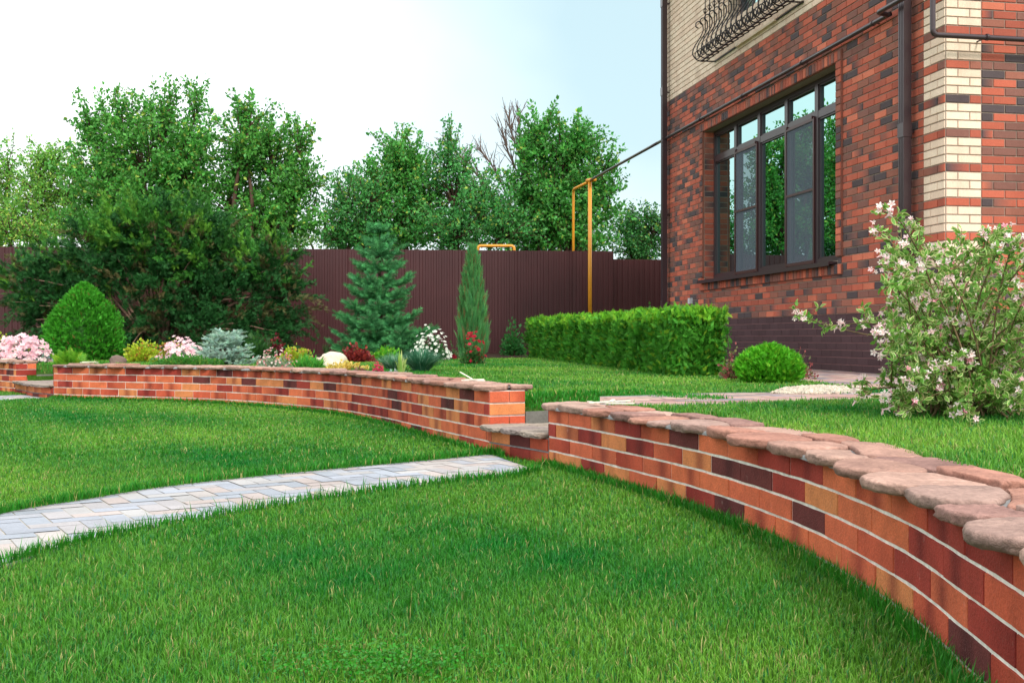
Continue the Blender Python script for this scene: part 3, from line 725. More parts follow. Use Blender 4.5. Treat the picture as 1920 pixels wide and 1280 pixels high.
# steps in the gaps
def steps(label,s0,s1,zb):
    ctr=cvp((s0+s1)/2); t=thing('garden_steps',label,'steps',(ctr[0],ctr[1],0),'steps through the garden wall')
    a=Acc(); ztop=.185; Lg=s1-s0
    for j in range(3):
        z1=ztop-j*.085; z0=z1-.085; s=s0-rng.uniform(.02,.2)
        while s<s1:
            sa,sb=max(s,s0+.001),min(s+.248,s1-.001); s+=.248
            if sb-sa<.006: continue
            c,d=clinkcol(); c=c*.85; d=d*.8
            za,zc=z0+.005,z1-.005; V=[];Cc=[];ns=5
            for k,p in enumerate(np.linspace(sa+.002,sb-.002,ns+1)):
                b_,q_=cvp(p,.0),cvp(p,-.01); V+=[(*b_,za),(*q_,za+.003),(*q_,zc-.003),(*b_,zc)]; Cc+=[c*(1-k/ns)+d*k/ns]*4
            a.add(V,[(k*4+r_,(k+1)*4+r_,(k+1)*4+r_+1,k*4+r_+1) for k in range(ns) for r_ in range(3)]+[(0,1,2,3),(ns*4+3,ns*4+2,ns*4+1,ns*4)],None,np.array(Cc))
    a.build('brick_riser',M_CLINK,t)
    a=Acc(); ss=np.linspace(s0,s1,12); V=[];Q=[]
    for p in ss:
        f,b_=cvp(p,.002),cvp(p,.9); V+=[(*f,-.05),(*f,ztop),(*b_,ztop),(*b_,-.05)]
    for k in range(11):
        for r_ in range(3): Q.append((k*4+r_,(k+1)*4+r_,(k+1)*4+r_+1,k*4+r_+1))
    Q+=[(0,1,2,3),(47,46,45,44)]
    a.add(V,Q,None,(1,1,1)); a.build('core',M_MORTG,t)
    # flag tread
    a=Acc(); f_=lambda R:np.array([cvp(r[0],r[1]) for r in R])
    cols=[lin(172,158,146),lin(164,148,140),lin(178,164,150),lin(160,146,140)]
    xs_=np.linspace(s0+.003,s1-.003,4); ss=np.linspace(s0,s1,12); rows=[(-.085,.2),(.2,.48),(.48,.78)]
    for (r0,r1) in rows:
        for i in range(3):
            j=rng.uniform(-.01,.01)
            x0,x1=xs_[i]+.004,xs_[i+1]-.004
            P=[(x0,r0+j),((x0+x1)/2,r0-.006+j),(x1,r0+j),(x1,(r0+r1)/2),(x1,r1-.008),((x0+x1)/2,r1-.006),(x0,r1-.008),(x0,(r0+r1)/2)]
            stone(a,P,ztop,.036,cols[rng.integers(4)],f_)
    a.build('tread',M_STONE,t)
    a=Acc(); V=[];Q=[]
    zt_=.30; zg_=float(zu(cvp(s0,1.)[1]))-.012
    for p in ss:
        f,b_=cvp(p,.66),cvp(p,.99); V+=[(*f,ztop),(*f,zt_-.006),(*cvp(p,.668),zt_),(*b_,zt_)]
    for k in range(11):
        for r_ in range(3): Q.append((k*4+r_,(k+1)*4+r_,(k+1)*4+r_+1,k*4+r_+1))
    a.add(V,Q,None,lin(168,166,164)); a.build('upper_riser',M_CONC,t)
    for se in (s0,s1):
        a=Acc(); w0,w1=cvp(se,TH),cvp(se,1.39 if se==s0 else .84); e=nrm(cvp(se+.01)-cvp(se-.01))*.02*(1 if se==s0 else -1)
        za=float(zu(w0[1]))-.004; zc=float(zu(w1[1]))-.004
        if se==s1: za=zc=.299
        a.add([(*w0,.0),(*w1,.0),(*w1,zc),(*w0,za),(*(w0+e),.0),(*(w1+e),.0),(*(w1+e),zc),(*(w0+e),za)],[(0,1,2,3),(4,5,6,7),(3,2,6,7),(0,3,7,4),(1,5,6,2)],None,lin(120,118,112))
        a.build('side_cheek',M_CONC,t)
def zbank(sv_,o,s1,y):
    fo=np.interp(o,[.82,.88,1.,1.15,1.38],[0,.2,.55,.9,1]); fs=np.clip((sv_-s1)/.4,0,1); fs=fs*fs*(3-2*fs)
    return .302+(zu(y)-.302)*np.maximum(fo,fs)
def bank(s0,s1):
    a=Acc(); V=[];Q=[]; ss=np.linspace(s0-.02,s1+.44,16); offs=[.14,.3,.5,.7,.82,.88,1.0,1.15,1.4]; no=len(offs)
    for p in ss:
        for k,o in enumerate(offs):
            q_=cvp(p,o); z_=float(zbank(p,o,s1,q_[1]))+.003
            if p<s1 and o<.8: z_=.1
            V.append((*q_,z_))
    for i in range(15):
        for k in range(no-1): Q.append((i*no+k,(i+1)*no+k,(i+1)*no+k+1,i*no+k+1))
    a.add(V,Q); a.build('turf_bank',M_GND,kind='structure')
bank(sR1,sL0); bank(sL1,sM0)
steps('stone treaded brick steps in the gap at centre, at the end of the pale path',sR1,sL0,0)
steps('narrow brick steps with stone tread in the gap near the left edge',sL1,sM0,0)
LP=[glo(-60,757),glo(0,753),glo(50,750),glo(110,747.5)]; LP2=[glo(-60,746),glo(0,744),glo(30,743),glo(80,742)]
PATHL=pave('side_path',LP2,LP,zl,PC,.21,.105,.3,jm=M_PJ)
# white strips on the coping
def strips(label,px,py,Y,z,segs):
    a=Acc(); c=np.array([(px-CX)*Y/F,Y,z])
    for (x0,y0,z0,x1,y1,z1) in segs:
        p=c+np.array([x0,y0,z0]); q_=c+np.array([x1,y1,z1]); d=q_-p; sd=nrm(np.cross(d,[0,0,1.]))*.011
        a.obox(p-sd,d,2*sd,np.array([0,0,.006]))
    o=a.build('plastic_strip',M_WHITE,None,loc=c,label=label,cat='plastic strip',group='white strips left on the wall coping')
strips('crossed white plastic strips lying on the coping at the start of the near right wall',1145,752,6.55,.416,[(-.1,.05,0,.13,-.06,.004),(-.13,-.02,.006,.12,.06,.014),(-.13,-.02,.013,-.07,.05,.0),(.0,-.01,.012,.02,.03,.02)])
strips('white plastic strips with one end sticking up on the long wall near the centre gap',886,716,8.05,.494,[(-.08,.03,0,.09,-.0,.0),(-.06,-.03,.007,.08,.03,.007),(-.0,.0,.01,-.09,.02,.06)])
strips('small white plastic strip lying on the left end of the long brick wall',165,682,14.0,.494,[(-.1,0,0,.12,.03,0.0),(-.08,.03,.008,.1,-.01,.01)])
strips('small white plastic strip on the wall section cut by the left edge',14,678,15.6,.504,[(-.1,0,0,.12,.03,0.0),(-.08,.03,.008,.1,-.01,.01)])
# ------------------------------------------------------------------ fence
def fence(name,label,P0,P1,zt,pitch=.118):
    P0=np.array(P0);P1=np.array(P1); L=np.linalg.norm(P1-P0); d=(P1-P0)/L; n=np.array([d[1],-d[0]])
    t=thing(name,label,'fence',(*((P0+P1)/2),.4),'dark brown sheet metal fence sections')
    a=Acc(); u=0.; prof=[]; k=0
    while u<L:
        w_=pitch*(1.3 if k%7==3 else 1.0); prof+=[(u,0),(u+w_*.42,0),(u+w_*.5,.016),(u+w_*.86,.016),(u+w_*.94,0)]; u+=w_
        if k%10==9: prof+=[(u,.006),(u+.012,.006)]; u+=.02
        k+=1
    prof.append((L,0)); V=[]
    for (u,o) in prof:
        p=P0+d*min(u,L)+n*o; z0=float(zu(p[1]))-.03; V+=[(*p,z0),(*p,zt+rng.normal(0,.002))]
    a.add(V,[(2*i,2*i+2,2*i+3,2*i+1) for i in range(len(prof)-1)]); a.build('sheet_panel',M_FENCE,t)
    for z in (.9,2.2):
        a=Acc(); a.obox(np.array([*(P0-n*.03),z]),np.array([*(d*L),0]),np.array([*(-n*.03),0]),np.array([0,0,.04]))
        a.build('rail',M_METAL,t)
    u=1.2
    while u<L-.1:
        p=P0+d*u-n*.07; a=Acc(); a.obox(np.array([*p,.2]),np.array([*(d*.06),0]),np.array([*(-n*.06),0]),np.array([0,0,zt-.25])); u+=2.5; a.build('post',M_METAL,t)
fence('metal_fence','tall dark brown corrugated fence running behind the shrubs, left of the house',(-26,22.5),(2.28,25.2),2.755)
fence('metal_fence','lower darker fence section stepping down beside the house corner',(2.2,25.235),(12,26.4),2.58)
# yellow gas pipes
t=thing('yellow_gas_pipe','tall yellow gas pipe post behind the hedge, its dark span reaching the house','gas pipe',(1.69,24.3,.4))
px_,py_=1.69,24.3; zt_=EYE+3.4
a=Acc(); a.tube([(px_,py_,.3),(px_,py_,zt_)],.042,14); a.build('post',M_YEL,t,smooth=True)
r0=((1075-CX)*25.6/F,25.6)
a=Acc(); a.tube(arcpts([(px_,py_,zt_+.0),(r0[0],r0[1],zt_-.0),(r0[0],r0[1],.4)],.1),.03,12); a.build('riser',M_YEL,t,smooth=True)
a=Acc(); a.tube([(px_-.06,py_+.06,zt_+.02),(px_+.1,py_-.16,zt_+.02)],.045,12); a.build('joint',M_YEL,t,smooth=True)
a=Acc(); e=wp(8.7,GZ,.08); p0=np.array([px_,py_,zt_+.02]); tt=np.linspace(0,1,12)
a.tube([p0*(1-k)+e*k+np.array([0,0,-.0*math.sin(math.pi*k)]) for k in tt],.027,10); a.build('span_pipe',M_METAL,t,smooth=True)
Yp=25.6; A0=W(896,461,Yp); A1=W(964,461,Yp)
a=Acc(); a.tube(arcpts([(A0[0],Yp,.4),tuple(A0),tuple(A1),(A1[0],Yp,.4)],.08),.036,10)
a.build('gas_pipe_loop',M_YEL,None,smooth=True,loc=(A0[0],Yp,.4),label='yellow pipe loop just showing over the fence behind the columnar juniper',cat='gas pipe')
# ------------------------------------------------------------------ plants
def blob(px,py,rx,ry,Y,rd=None): 
    c=W(px,py,Y); return (c, np.array([rx*Y/F, (rd if rd else rx*Y/F), ry*Y/F]))
def tints(n,base,var=.18,hue=.1,extra=None,pe=0.):
    t=np.tile(np.asarray(base,float),(n,1))*rng.uniform(1-var,1+var,(n,1))*(1+rng.normal(0,hue,(n,3))*np.array([1,.4,.8]))
    if extra is not None:
        k=rng.random(n)<pe; t[k]=np.asarray(extra)*rng.uniform(.8,1.15,(k.sum(),1))
    return np.clip(t,0,1)
G1=lin(88,160,66);G2=lin(116,176,72);G3=lin(74,146,72);GY=lin(170,194,84)
def leaves_on(a,P,D,n_per,spread,size,base,var=.22,extra=None,pe=0.,tp=None,up=.2,hue=.12,clump=None):
    # leaves scattered round points P
    n=len(P)*n_per; Pk=np.repeat(P,n_per,0)+rng.normal(0,spread,(n,3))
    R=frames(rdir(n,up)+ (np.repeat(D,n_per,0)*.6 if D is not None else 0))
    t=tints(n,base,var,hue,extra,pe)
    if clump is not None: t=t*np.repeat(clump,n_per)[:,None]
    a.inst(tp or LEAF,Pk,R,size*rng.uniform(.65,1.25,n),np.clip(t,0,1))
def tree(name,label,cat,base_px,Y,blobs,shoots=60,leaf=.085,col=G1,extra=GY,pe=.06,per=5,filler=1200,group='leafy trees beyond the fence',shl=(.5,1.1),trunk_r=.14,wood=lin(96,74,62),tw=.012,spread=.045,bare=0.,spikes=()):
    bx=(base_px-CX)*Y/F; g=float(zu(Y)); base=np.array([bx,Y,g-.1])
    t=thing(name,label,cat,(bx,Y,g),group)
    wd=Acc(); lf=Acc()
    cs=np.array([b[0] for b in blobs]); fork=base+np.array([0,0,max(1.,(cs[:,2].min()-g)*.45)])
    wd.tube([base,base*.5+fork*.5+np.array([.05,.03,0]),fork],[trunk_r,trunk_r*.85,trunk_r*.75],8)
    tot=sum(np.prod(b[1])**.667 for b in blobs)
    for (c,r) in blobs:
        wgt=np.prod(r)**.667/tot
        mid=fork*.45+c*.55+np.array([rng.normal(0,.15),rng.normal(0,.15),-.15*r[2]])
        top=c+np.array([rng.normal(0,.1),0,.45*r[2]])
        wd.tube(catmull(np.array([fork,mid,c-np.array([0,0,.2*r[2]]),top]),5),np.linspace(trunk_r*.55,tw,16),6)
        k=max(4,int(shoots*wgt)); u=rdir(k,.35); rad=rng.uniform(.3,.7,k)[:,None]
        st=c+u*rad*r; tip=c+u*r*rng.uniform(.85,1.12,k)[:,None]; L=rng.uniform(*shl,k)[:,None]
        dirn=nrm(nrm(tip-st)+np.array([0,0,.55])); tip=tip*.5+(st+dirn*L+ (tip-st)*.3)*.5+dirn*.1*L
        for s_,e_ in zip(st,tip):
            o=c-np.array([0,0,.35*r[2]])+ (s_-c)*.15
            m_=(s_+e_)/2+rng.normal(0,.05,3)
            wd.tube(catmull(np.array([o,s_,m_,e_]),3),np.linspace(tw*1.6,tw*.3,10),4,cap=False)
            if rng.random()<bare: continue
            kk=max(4,int(np.linalg.norm(e_-s_)/.075)); f=np.linspace(0,1,kk)[:,None]
            P=(1-f)**2*s_+2*f*(1-f)*m_+f*f*e_
            D=np.tile(nrm(e_-s_),(kk,1)); cl=np.full(kk,rng.uniform(.8,1.2))
            leaves_on(lf,P,D,per,spread,leaf,col,.2,extra,pe,up=.1,clump=cl)
        nf=int(filler*wgt); u=rdir(nf); rr=rng.uniform(0,1,nf)**.45
        P=c+u*r*rr[:,None]*.92
        nz=np.sin(P[:,0]*3.1+1)*np.sin(P[:,2]*3.7)*np.sin(P[:,1]*2.9+2); P=P[nz>.0]
        P=P[:int(len(P)/2.1)]; leaves_on(lf,P,None,9,spread*2.9,leaf,col*.93,.22,extra,pe*.5,up=.1,clump=rng.uniform(.8,1.15,len(P)))
    cc_=np.mean(cs,0)
    for (sx_,sy_) in spikes:
        e_=W(sx_,sy_,Y+rng.uniform(-.3,.3)); bpx=W(sx_+((cc_[0]*F/Y+CX)-sx_)*.22,sy_+rng.uniform(75,105),Y); m_=(e_+bpx)/2+np.array([(bpx-e_)[0]*.18,0,.03])
        wd.tube(catmull(np.array([bpx,m_,e_]),4),np.linspace(.02,.004,9),4,cap=False)
        kk=int(np.linalg.norm(e_-bpx)/.05); f=np.linspace(0,1,kk)[:,None]; P=(1-f)**2*bpx+2*f*(1-f)*m_+f*f*e_
        leaves_on(lf,P,np.tile(nrm(e_-bpx),(kk,1)),5,.075,leaf,col,.2,extra,pe,up=.1,clump=np.full(kk,rng.uniform(.85,1.15)))
    wd.V=[v for v in wd.V]; wd.C=[np.tile(wood,(len(v),1)) for v in wd.V]
    wd.build('trunk',M_BARK,t,smooth=True); lf.build('crown',M_LEAF,t)
    return t
tree('apricot_tree','tall apricot-like tree with upright leafy shoots, highest of the left trees','tree',290,30,
 [blob(285,305,105,86,30),blob(190,320,62,80,30.4),blob(170,240,25,46,30,.5),blob(225,222,28,42,30.3,.5),blob(350,315,62,78,29.6),blob(310,222,34,42,30,.6),blob(262,240,26,36,29.7,.5),blob(365,215,25,45,30,.5),blob(280,380,120,60,29.8),blob(180,400,50,60,30)],
 shoots=260,per=6,filler=4300,leaf=.115,col=G1,spikes=[(145,172),(182,172),(222,163),(247,170),(290,158),(315,144),(336,152),(366,182),(398,226),(125,268),(118,322),(165,215),(268,200)])
tree('apricot_tree','wide apricot-like tree with open right side, second from the left big tree','tree',450,29.2,
 [blob(460,270,52,66,29.2),blob(510,310,60,60,29.5),blob(470,225,28,28,29.2,.4),blob(540,370,45,60,29),blob(560,280,22,35,29.2,.4),blob(430,370,60,70,29.4),blob(572,350,20,24,29,.4),blob(500,420,75,38,29.2),blob(545,420,45,45,29)],
 shoots=220,per=6,filler=2500,leaf=.115,col=G1*.95,spikes=[(478,200),(452,212),(510,226),(582,243),(606,334),(545,248),(600,300)])
tree('leafy_tree','light green tree at the far left edge beyond the fence','tree',-10,33,
 [blob(-20,350,50,65,33),blob(10,400,50,50,33),blob(-60,380,60,70,33),blob(15,310,20,30,33,.5)],shoots=110,filler=1500,leaf=.1,col=G2*.95,pe=.12,bare=.1)
tree('leafy_tree','yellowish green tree between the far left tree and the tall apricot tree','tree',75,32,
 [blob(75,345,48,55,32),blob(60,410,60,50,31.5),blob(125,360,45,60,32),blob(100,300,38,25,32,.6),blob(140,430,50,35,31)],shoots=150,filler=2600,leaf=.09,col=G2,pe=.14)
tree('leafy_bush_tree','low yellow green bushy tree just above the fence at far left','tree',50,27.5,
 [blob(20,440,45,30,27.5),blob(75,445,45,28,27.5),blob(-40,450,50,40,27.5)],shoots=80,filler=1300,leaf=.075,col=lin(100,160,56),pe=.3,shl=(.2,.5))
tree('pear_tree','tall narrow tree left of the bare branches beyond the fence','tree',745,31,
 [blob(745,330,42,62,31),blob(742,285,30,28,31,.5),blob(720,350,55,50,31),blob(775,300,20,30,31,.4),blob(735,420,80,55,31),blob(790,380,50,70,31)],
 shoots=190,filler=2600,leaf=.11,col=G1*np.array([.9,1,1.05]),pe=.08,spikes=[(728,262),(745,268),(770,282),(700,300),(815,285)])
tree('leafy_tree','low spreading tree right of the apricot trees, beyond the fence behind the spruce','tree',650,30,
 [blob(650,385,45,38,30),blob(690,370,40,40,30),blob(632,446,30,24,30),blob(680,440,60,38,30),blob(640,430,30,30,30,.6)],shoots=120,filler=1900,leaf=.09,col=G3*1.15)
tree('leafy_tree','middle tree with thin leafy tops in front of the bare branches','tree',860,30.5,
 [blob(840,300,26,50,30.5,.6),blob(850,360,55,55,30.5),blob(900,390,60,50,30.2),blob(850,430,85,45,30),blob(940,430,60,45,30)],
 shoots=150,filler=2500,leaf=.1,col=G3*1.1,bare=.12,spikes=[(842,240),(825,262),(880,300)])
tree('pear_tree','broad dense tree behind the yellow gas pipe post','tree',1065,31,
 [blob(1055,300,55,60,31),blob(1080,270,35,35,31,.6),blob(1010,260,30,48,31,.6),blob(1030,380,75,70,31),blob(1110,370,50,65,31),blob(1090,430,70,45,31),blob(1000,430,60,50,31),blob(985,330,35,45,31,.6),blob(1130,320,22,20,31,.5)],
 shoots=260,filler=4600,leaf=.12,col=G1*np.array([.85,.95,1.]),pe=.05,spikes=[(1100,226),(1085,236),(1060,234),(985,218),(1010,238),(1125,248),(1160,318),(1150,292)])
tree('shrub_tree','low dark shrubby tree beyond the lower fence section at the house corner','tree',1205,34,
 [blob(1200,450,38,32,34),blob(1225,430,28,38,34),blob(1175,430,25,22,34,.6),blob(1212,405,14,14,34,.3),blob(1275,440,45,40,34),blob(1200,475,50,26,34),blob(1185,415,18,22,34,.5)],shoots=110,filler=3200,leaf=.09,col=G3*.85,shl=(.3,.6))
tree('leafy_tree','pale green distant tree showing in the gap over the fence','tree',585,45,
 [blob(580,445,28,18,45),blob(560,455,30,14,45),blob(620,450,30,20,45)],shoots=20,filler=500,leaf=.12,col=lin(120,165,90),shl=(.3,.6))
tree('leafy_tree','dark green low tree behind the spreading juniper, below the two apricot-like trees','tree',330,33,
 [blob(250,440,110,50,33),blob(380,440,110,50,33),blob(480,455,70,35,33)],shoots=60,filler=2600,leaf=.12,col=G3*.9,shl=(.3,.6))
tree('leafy_tree','dark green low tree filling behind the middle trees','tree',870,34,
 [blob(700,455,100,35,34),blob(850,445,100,45,34),blob(1000,450,100,45,34),blob(1110,455,60,35,34)],shoots=60,filler=3000,leaf=.12,col=G3*.85,shl=(.3,.6))
# bare tree
def baretree(label,base_px,Y,targets):
    t=thing('bare_tree',label,'tree',((base_px-CX)*Y/F,Y,float(zu(Y))))
    a=Acc(); base=np.array([(base_px-CX)*Y/F,Y,.3]); wc=lin(118,100,92)
    for (pts,r0) in targets:
        P=[W(x,y,Y+dy) for x,y,dy in pts]; P=np.array(P); C_=catmull(P,4)
        a.tube(C_,np.linspace(r0,.012,len(C_)),6,wc)
        for i in range(2,len(C_)-1):
            for _ in range(3):
                d=nrm(C_[i]-C_[i-1])+rng.normal(0,.45,3)*np.array([1,.6,.7])+np.array([0,0,.3]); L=rng.uniform(.3,1.0)*(1-.5*i/len(C_))+.1
                q0=C_[i]; q1=q0+nrm(d)*L*.5; q2=q1+nrm(d+rng.normal(0,.25,3)+np.array([0,0,.25]))*L*.6
                a.tube([q0,q1,q2],[.016,.011,.005],4,wc,cap=False)
                for __ in range(2):
                    e=q1+nrm(d+rng.normal(0,.6,3))*L*.4; a.tube([q1,e],[.008,.004],3,wc,cap=False)
    a.build('trunk',M_BARK,t,smooth=True)
baretree('leafless grey-brown tree with bare twigs rising above the green crowns',985,31.6,
 [([(985,470,0),(982,400,0),(980,330,0),(975,260,0),(972,205,0)],.09),([(970,460,0),(955,380,.2),(925,315,.3),(895,275,.4)],.05),([(982,360,0),(1000,300,.2),(1008,250,.3)],.035),
  ([(960,450,0),(910,350,-.2),(870,300,-.3),(835,265,-.3)],.05),([(978,340,0),(955,290,0),(940,240,0)],.03),([(979,300,0),(960,255,0),(952,215,0)],.025),([(930,400,0),(880,330,.2),(850,270,.2)],.03)])
# generic frond cloud
def clump(a,blobs,n,tp,size,col,var=.25,hue=.1,extra=None,pe=0.,up=.3,out=1.,rmin=.55,jit=.35,gap=0.,zmin=None,keep=None):
    tot=sum(np.prod(b[1])**.667 for b in blobs)
    for (c,r) in blobs:
        k=int(n*np.prod(r)**.667/tot)+3; u=rdir(k); rr=rng.uniform(rmin,1.,k)
        P=c+u*r*rr[:,None]
        if zmin is not None: 
            m_=P[:,2]>zmin; P=P[m_]; u=u[m_]
        if gap>0:
            nz=np.sin(P[:,0]*6.1/gap+c[0])*np.sin(P[:,2]*7.3/gap)*np.sin(P[:,1]*5.3/gap+2); m_=nz>-.2; P=P[m_]; u=u[m_]
        if keep is not None: m_=keep(P); P=P[m_]; u=u[m_]
        k=len(P)
        D=nrm(u/r*r.min()*out+np.array([0,0,up])+rng.normal(0,jit,(k,3)))
        cl=1+.18*np.sin(P[:,0]*9/size*.1+P[:,2]*7)[:,None]*0
        a.inst(tp,P-D*size*.4,frames(D),size*rng.uniform(.7,1.25,k),tints(k,col,var,hue,extra,pe))
# big spreading juniper
Yj=21.3
t=thing('spreading_juniper','huge dark green spreading juniper with arching feathery branches, behind the cone-shaped thuja','conifer',((300-CX)*Yj/F,Yj,.44))
jb=[blob(280,560,190,100,Yj,1.5),blob(110,560,90,75,Yj-.2,.9),blob(460,570,105,80,Yj,.9),blob(300,455,120,58,Yj,1.2),blob(190,475,95,55,Yj,.9),blob(400,485,90,55,Yj,.9),blob(60,535,58,32,Yj-.2,.6),
 blob(505,505,60,40,Yj,.6),blob(540,560,32,50,Yj,.5),blob(290,415,45,30,Yj,.5),blob(380,430,45,32,Yj,.6),blob(225,430,40,28,Yj,.5),blob(340,620,190,45,Yj-.7,.6),blob(100,610,70,40,Yj-.4,.5),blob(500,625,60,35,Yj-.4,.5)]
a=Acc()
def plumes(a,blobs,n,L,size,step,col,extra,pe,droop=.25,up=.45,rmin=.45,rmax=.95,zmin=.42,side=.5,dens=.0,jit=.35):
    tot=sum(np.prod(b[1])**.667 for b in blobs)
    for (c,r_) in blobs:
        for k in range(int(n*np.prod(r_)**.667/tot)+1):
            u_=rdir(1)[0]; o=c+u_*r_*rng.uniform(rmin,rmax); 
            if o[2]<zmin+.05: o[2]=zmin+.05+rng.uniform(0,.2)
            d_=nrm(u_*1.1+np.array([0,0,up])+rng.normal(0,jit,3)); L_=L*rng.uniform(.5,1.2); m_=max(5,int(L_/step))
            f=np.linspace(0,1,m_)[:,None]; sd=nrm(np.cross(d_,[0,0,1.])+1e-6)
            P_=o+d_*f*L_-np.array([0,0,1])*f**2.2*droop*L_; m2=3
            P2=np.repeat(P_,m2,0)+ (rng.normal(0,1,(m_*m2,1))*sd)*size*side*np.repeat(1.2-f,m2,0)+rng.normal(0,size*.14,(m_*m2,3))
            D_=nrm(d_+rng.normal(0,.5,(m_*m2,3))+np.array([0,0,-.2])*np.repeat(f,m2,0))
            cc=(np.asarray(extra) if rng.random()<pe else np.asarray(col))*rng.uniform(.65,1.3)
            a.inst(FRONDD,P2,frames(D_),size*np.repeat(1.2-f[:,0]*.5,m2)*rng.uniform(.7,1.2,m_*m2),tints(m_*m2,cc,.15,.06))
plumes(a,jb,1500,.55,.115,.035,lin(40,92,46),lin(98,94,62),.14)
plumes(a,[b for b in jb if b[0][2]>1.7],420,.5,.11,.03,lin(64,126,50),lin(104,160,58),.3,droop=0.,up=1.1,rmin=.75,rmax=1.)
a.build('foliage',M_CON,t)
a=Acc(); root=np.array([(300-CX)*Yj/F,Yj,.4])
for k in range(60):
    c,r=jb[rng.integers(len(jb))]; e=c+rdir(1,.1)[0]*r*.93; m_=root*.45+e*.55+np.array([0,0,.35])
    a.tube(catmull(np.array([root,m_,e]),5),np.linspace(.04,.006,11),5,lin(150,122,104),cap=False)
a.build('branches',M_BARK,t,smooth=True)
def cluster(P,D,m,sp):
    k=len(P); P=np.repeat(P,m,0)+rng.normal(0,sp,(k*m,3)); D=nrm(np.repeat(D,m,0)+rng.normal(0,.35,(k*m,3))); br=np.repeat(rng.uniform(.7,1.25,k),m); return P,D,br
# cone thuja
def cone_shrub(name,label,px,pyb,pyt,wpx,Y,n,size,col,extra,pe,prof,cat='conifer',tp=FROND,up=.7,core=True):
    bx=(px-CX)*Y/F; g=float(zu(Y)); H=EYE+(HY-pyt)*Y/F-g; R=wpx/2*Y/F
    t=thing(name,label,cat,(bx,Y,g)); a=Acc()
    h=rng.uniform(0,1,n)**.9; th=rng.uniform(0,2*math.pi,n); rp=np.interp(h,*prof)
    lump=1+.06*np.sin(th*5+h*9)+.04*np.sin(th*11-h*17)
    rr=R*rp*lump*rng.uniform(.8,1.0,n)
    P=np.column_stack([bx+rr*np.cos(th),Y+rr*np.sin(th),g+h*H*.97])
    D=nrm(np.column_stack([np.cos(th),np.sin(th),np.full(n,up)+h*.8])+rng.normal(0,.3,(n,3)))
    P,D,br=cluster(P,D,7,size*.28); n=len(P)
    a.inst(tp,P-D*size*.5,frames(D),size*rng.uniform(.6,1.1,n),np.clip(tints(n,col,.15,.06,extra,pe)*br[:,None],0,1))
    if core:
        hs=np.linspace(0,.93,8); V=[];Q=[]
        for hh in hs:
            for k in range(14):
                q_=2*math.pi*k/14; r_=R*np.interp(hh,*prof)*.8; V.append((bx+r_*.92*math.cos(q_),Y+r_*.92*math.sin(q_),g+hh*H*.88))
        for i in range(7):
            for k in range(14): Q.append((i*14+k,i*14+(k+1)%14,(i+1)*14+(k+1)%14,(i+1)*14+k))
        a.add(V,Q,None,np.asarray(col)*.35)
    a.build('foliage',M_CON,t)
    b_=Acc(); b_.tube([(bx,Y,g-.05),(bx,Y,g+H*.6)],[.04,.02],6,lin(90,66,52)); b_.build('trunk',M_BARK,t)
    return t
CONEP=([0,.06,.2,.4,.55,.7,.83,.93,1],[.82,.93,1.,.96,.87,.68,.44,.24,.04])
cone_shrub('cone_thuja','dense bright green cone-shaped thuja in front of the spreading juniper',158,676,528,146,18.3,3000,.075,lin(66,150,40),lin(110,90,50),.03,CONEP)
# columnar juniper
a=Acc(); Y=20.2; bx=(886-CX)*Y/F; g=float(zu(Y)); H=EYE+(HY-458)*Y/F-g; R=26*Y/F
t=thing('columnar_juniper','slim blue-green columnar juniper against the fence','conifer',(bx,Y,g))
n=6000; h=rng.uniform(0,1,n)**.85; th=rng.uniform(0,2*math.pi,n); rp=np.interp(h,[0,.1,.3,.55,.8,.92,1],[.8,1,.95,.8,.52,.25,.04])
rr=R*rp*rng.uniform(.35,1,n)*(1+.1*np.sin(th*4+h*5)); P=np.column_stack([bx+rr*np.cos(th),Y+rr*np.sin(th),g+h*H*.93])
D=nrm(np.column_stack([np.cos(th)*.28,np.sin(th)*.28,np.ones(n)])+rng.normal(0,.12,(n,3)))
a.inst(FRONDD,P-D*.12,frames(D),np.column_stack([rng.uniform(.08,.15,n),rng.uniform(.2,.36,n),rng.uniform(.1,.16,n)]),tints(n,lin(84,148,90),.25,.1,lin(128,108,76),.12))
a.build('foliage',M_CON,t); b_=Acc(); b_.tube([(bx,Y,g-.05),(bx,Y,g+H*.8)],[.05,.015],6,lin(96,72,58)); b_.build('trunk',M_BARK,t)
